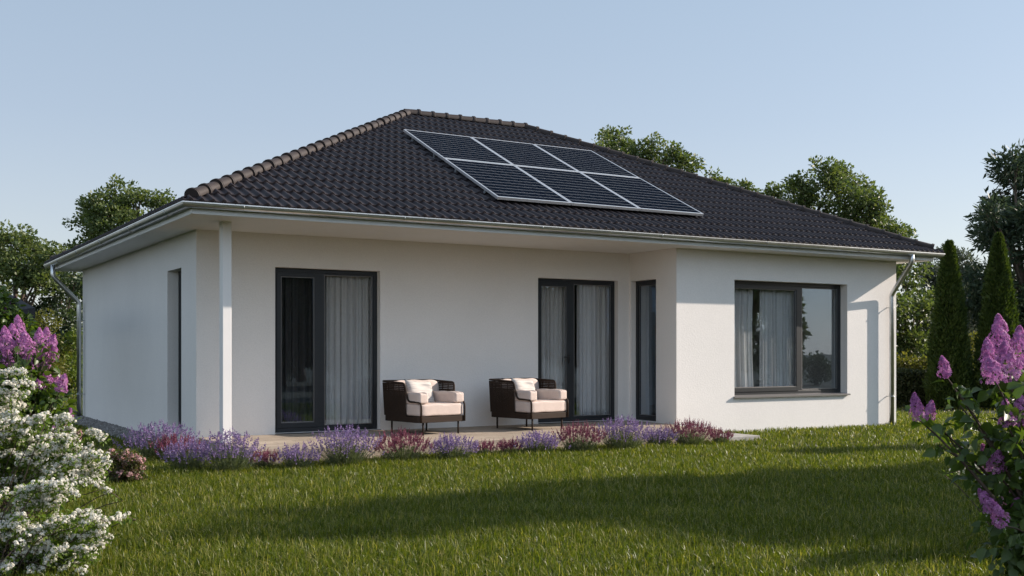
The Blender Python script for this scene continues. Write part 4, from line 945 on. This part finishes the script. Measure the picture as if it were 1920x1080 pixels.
spirea('low white spirea spilling over the lawn in the lower left corner of the view', ground_at(-60, 6.5), S2, 302, fillers=[(at(0, 1030, 6.6), .18, 1000), (at(90, 1010, 6.6), .17, 900), (at(130, 1050, 6.5), .15, 700), (at(150, 985, 6.6), .12, 350)])
S3 = region(7.0, [(1835, 865), (1850, 850), (1990, 780), (1990, 1010), (1880, 1000), (1830, 930)], 44, .3) + tips(7.0, [(1822, 898), (1826, 934), (1838, 880), (1850, 972), (1835, 915)], .1)
spirea('white spirea behind the lilac at the right edge', ground_at(1985, 7.0), S3, 303, slen=.22, fillers=[(at(1900, 900, 7.1), .18, 900), (at(1960, 870, 7.1), .25, 1000), (at(1890, 980, 7.1), .16, 700)])
S4 = region(6.2, [(1895, 1045), (1990, 1020), (1990, 1100), (1900, 1075)], 14, .1)
spirea('small white spirea sprays in the lower right corner', ground_at(2010, 6.2), S4, 304, slen=.2)
S5 = region(10.9, [(188, 868), (210, 840), (262, 850), (280, 885), (258, 905), (205, 902)], 52, .2)
spirea('pale pink flowering shrub on the lawn between the white spirea and the lavender', ground_at(232, 10.9), S5, 305, 'pink_bloom', 'red_leaf', .013, .030, 'flowering shrub', 'flowering_shrub', 'pink flowering shrubs', 10, .030, .22, [(at(225, 895, 10.9), .17, 520)], .72)
S6 = region(13, [(100, 815), (125, 795), (155, 808), (152, 830), (110, 832)], 30, .12)
spirea('small pink flowering shrub in the shade behind the white spirea', ground_at(132, 13), S6, 306, 'pink_bloom', 'red_leaf', .014, .03, 'flowering shrub', 'flowering_shrub', 'pink flowering shrubs', 10, .026, .14, [(at(130, 832, 13), .14, 400)], .75)
# ------------------------------------------------------------ lawn
g = MB(); S = 400
xs = sorted({-S, *np.linspace(-30, 60, 46).tolist(), S}); ys = sorted({-S, *np.linspace(-30, 60, 46).tolist(), S})
V = [(x, y, GZ - .012) for y in ys for x in xs]; nx = len(xs)
g.add(V, [(j * nx + i, j * nx + i + 1, (j + 1) * nx + i + 1, (j + 1) * nx + i) for j in range(len(ys) - 1) for i in range(nx - 1)])
tag(g.build('lawn', M['soil'], fixn=False), 'mown garden lawn', 'lawn', None, 'structure')
def grass(n0):
    r = np.random.default_rng(401)
    # distance law: even close by, thinning and coarsening farther away
    d = np.concatenate([np.sqrt(r.uniform(4.6 ** 2, 9.0 ** 2, int(n0 * .25))), np.sqrt(r.uniform(9 ** 2, 15.0 ** 2, int(n0 * .35))), np.sqrt(r.uniform(15 ** 2, 25.0 ** 2, int(n0 * .30))), np.sqrt(r.uniform(25 ** 2, 45.0 ** 2, int(n0 * .10)))])
    a = r.uniform(R_(21), R_(98), len(d)); P = np.stack([d * np.cos(a), d * np.sin(a), np.full(len(d), GZ - .015)], 1)
    x, y = P[:, 0], P[:, 1]
    ban = ((x > 3.40) & (x < 16.3) & (y > YW) & (y < YB + .4)) | ((x > TX0 - .02) & (x < XW + .02) & (y > TY0 - .02) & (y < YB)) | ((x > 10.94) & (x < 11.53) & (y > 12.17) & (y < 12.73))
    ban &= ~((x > XW) & (y < YW - .01) & ~((x > 10.94) & (x < 11.53) & (y > 12.17) & (y < 12.73)))
    P = P[~ban]; d = d[~ban]; n = len(P)
    tuft = .5 + .5 * np.sin(P[:, 0] * 3.1 + 2 * np.sin(P[:, 1] * 1.7)) * np.sin(P[:, 1] * 2.6 + 1.5 * np.sin(P[:, 0] * 1.3))
    H = r.uniform(.040, .100, n) * (.8 + .45 * tuft) * np.where(r.random(n) < .05, 1.35, 1); W = r.uniform(.0036, .0076, n) * np.maximum(1, d / 9.5) ** 1.0
    H = H * np.where(d > 15, .85, 1)
    ph = r.uniform(0, 2 * math.pi, n); lean = np.abs(r.normal(.45, .45, n)); dr = np.stack([np.cos(ph), np.sin(ph), np.zeros(n)], 1); up = np.array([0, 0, 1.])
    sd = np.stack([-np.sin(ph), np.cos(ph), np.zeros(n)], 1); tw = r.normal(0, .7, n)[:, None]; sd = unit(sd * np.cos(tw) + dr * np.sin(tw))
    h = H[:, None]; w = W[:, None]; l = lean[:, None]
    p1 = P + up * h * .58 + dr * h * l * .32; p2 = P + up * h * np.maximum(.45, 1 - .25 * l) + dr * h * l * 1.05
    V = np.stack([P - sd * w * .5, P + sd * w * .5, p1 + sd * w * .42, p1 - sd * w * .42, p2], 1).reshape(-1, 3)
    b = np.arange(n)[:, None] * 5; T = np.stack([b + [0, 1, 2], b + [0, 2, 3], b + [3, 2, 4]], 1).reshape(-1, 3)
    return V, T
V, T = grass(840000)
tag(mesh_tris('grass', V, T, M['grass'], None, True), 'short green grass covering the lawn', 'grass', None, 'stuff')
# gravel drip strip along the left wall
r = np.random.default_rng(402); n = 5200; bm = bmesh.new(); bmesh.ops.create_icosphere(bm, subdivisions=1, radius=1); sv = np.array([v.co for v in bm.verts]); sf = np.array([[v.index for v in f.verts] for f in bm.faces]); bm.free()
c = np.stack([r.uniform(3.36, X0 - .01, n), r.uniform(YT - .02, YB + .3, n), GZ + .012 + r.uniform(0, .02, n)], 1); s = r.uniform(.012, .030, (n, 1, 1)) * r.uniform(.6, 1.2, (n, 1, 3)) * np.array([1, 1, .7])
V = (sv[None] * (1 + .18 * r.normal(size=(n, len(sv), 1))) * s + c[:, None]).reshape(-1, 3); T = (sf[None] + (np.arange(n) * len(sv))[:, None, None]).reshape(-1, 3)
tag(mesh_tris('gravel', V, T, M['pebble']), 'strip of grey gravel along the foot of the left wall', 'gravel', None, 'stuff')

# ------------------------------------------------------------ light, sky, camera
SUN = Vector((2.05, -.63, 1.0)).normalized(); EL = math.asin(SUN.z); AZ = math.atan2(SUN.x, SUN.y)
w = bpy.data.worlds.new('World'); scene.world = w; w.use_nodes = True; nt = w.node_tree
sky = nt.nodes.new('ShaderNodeTexSky'); sky.sky_type = 'NISHITA'; sky.sun_disc = False; sky.sun_elevation = EL; sky.sun_rotation = AZ
sky.air_density = 1.0; sky.dust_density = .9; sky.ozone_density = 1.0; sky.altitude = 100
bg = nt.nodes['Background']; hs = nt.nodes.new('ShaderNodeHueSaturation'); hs.inputs['Saturation'].default_value = .85; nt.links.new(sky.outputs[0], hs.inputs['Color']); mxs = nt.nodes.new('ShaderNodeMix'); mxs.data_type = 'RGBA'; mxs.inputs[0].default_value = .6; nt.links.new(hs.outputs[0], mxs.inputs[6]); tcw = nt.nodes.new('ShaderNodeTexCoord'); sxw = nt.nodes.new('ShaderNodeSeparateXYZ'); nt.links.new(tcw.outputs['Generated'], sxw.inputs[0])
KF = [(0, (1.4, 1.22, 1.08)), (.118, (1.16, 1.04, .97)), (.20, (1.0, .96, .95)), (.305, (.93, .95, .95)), (1, (.85, .9, .95))]   # pale air near the horizon
kr = ramp(nt, sxw.outputs['Z'], [(p, (.31 * c[0] / 2, .378 * c[1] / 2, .47 * c[2] / 2)) for p, c in KF])
ks = nt.nodes.new('ShaderNodeVectorMath'); ks.operation = 'SCALE'; nt.links.new(kr, ks.inputs[0])
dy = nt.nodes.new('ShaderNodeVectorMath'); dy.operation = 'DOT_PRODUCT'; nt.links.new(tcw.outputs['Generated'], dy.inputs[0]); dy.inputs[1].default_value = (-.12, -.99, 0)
front_fill = mathn(nt, 'POWER', mathn(nt, 'MAXIMUM', dy.outputs['Value'], 0.0), 1.3)          # sky brightened behind the viewer, added to fill the shaded front walls
nt.links.new(mathn(nt, 'MULTIPLY', mathn(nt, 'ADD', mathn(nt, 'MULTIPLY', front_fill, 1.25), 1.0), 2 / .105), ks.inputs['Scale']); nt.links.new(ks.outputs[0], mxs.inputs[7]); nt.links.new(mxs.outputs[2], bg.inputs[0]); bg.inputs[1].default_value = .105
ld = bpy.data.lights.new('sun', 'SUN'); ld.energy = 4.6; ld.angle = R_(.55); ld.color = (1.0, .885, .775); lo = bpy.data.objects.new('sun', ld); col.objects.link(lo)
lo.rotation_euler = (-SUN).to_track_quat('-Z', 'Y').to_euler(); lo.location = (20, -10, 15)
cam = bpy.data.cameras.new('camera'); co = bpy.data.objects.new('camera', cam); col.objects.link(co)
co.location = (0, 0, CAM_H); co.rotation_euler = (math.pi / 2, 0, ANG - math.pi / 2); cam.sensor_width = 36; cam.lens = F_PX / 1920 * 36; cam.shift_y = (HY - 540) / 1920; cam.clip_end = 2000; cam.clip_start = .05
scene.camera = co
vs = scene.view_settings; vs.view_transform = 'Standard'; vs.look = 'None'; vs.gamma = 1; vs.exposure = .68; vs.use_curve_mapping = False
scene.cycles.max_bounces = 8; scene.cycles.transparent_max_bounces = 16; scene.cycles.caustics_reflective = False; scene.cycles.caustics_refractive = False
scene.cycles.use_denoising = True
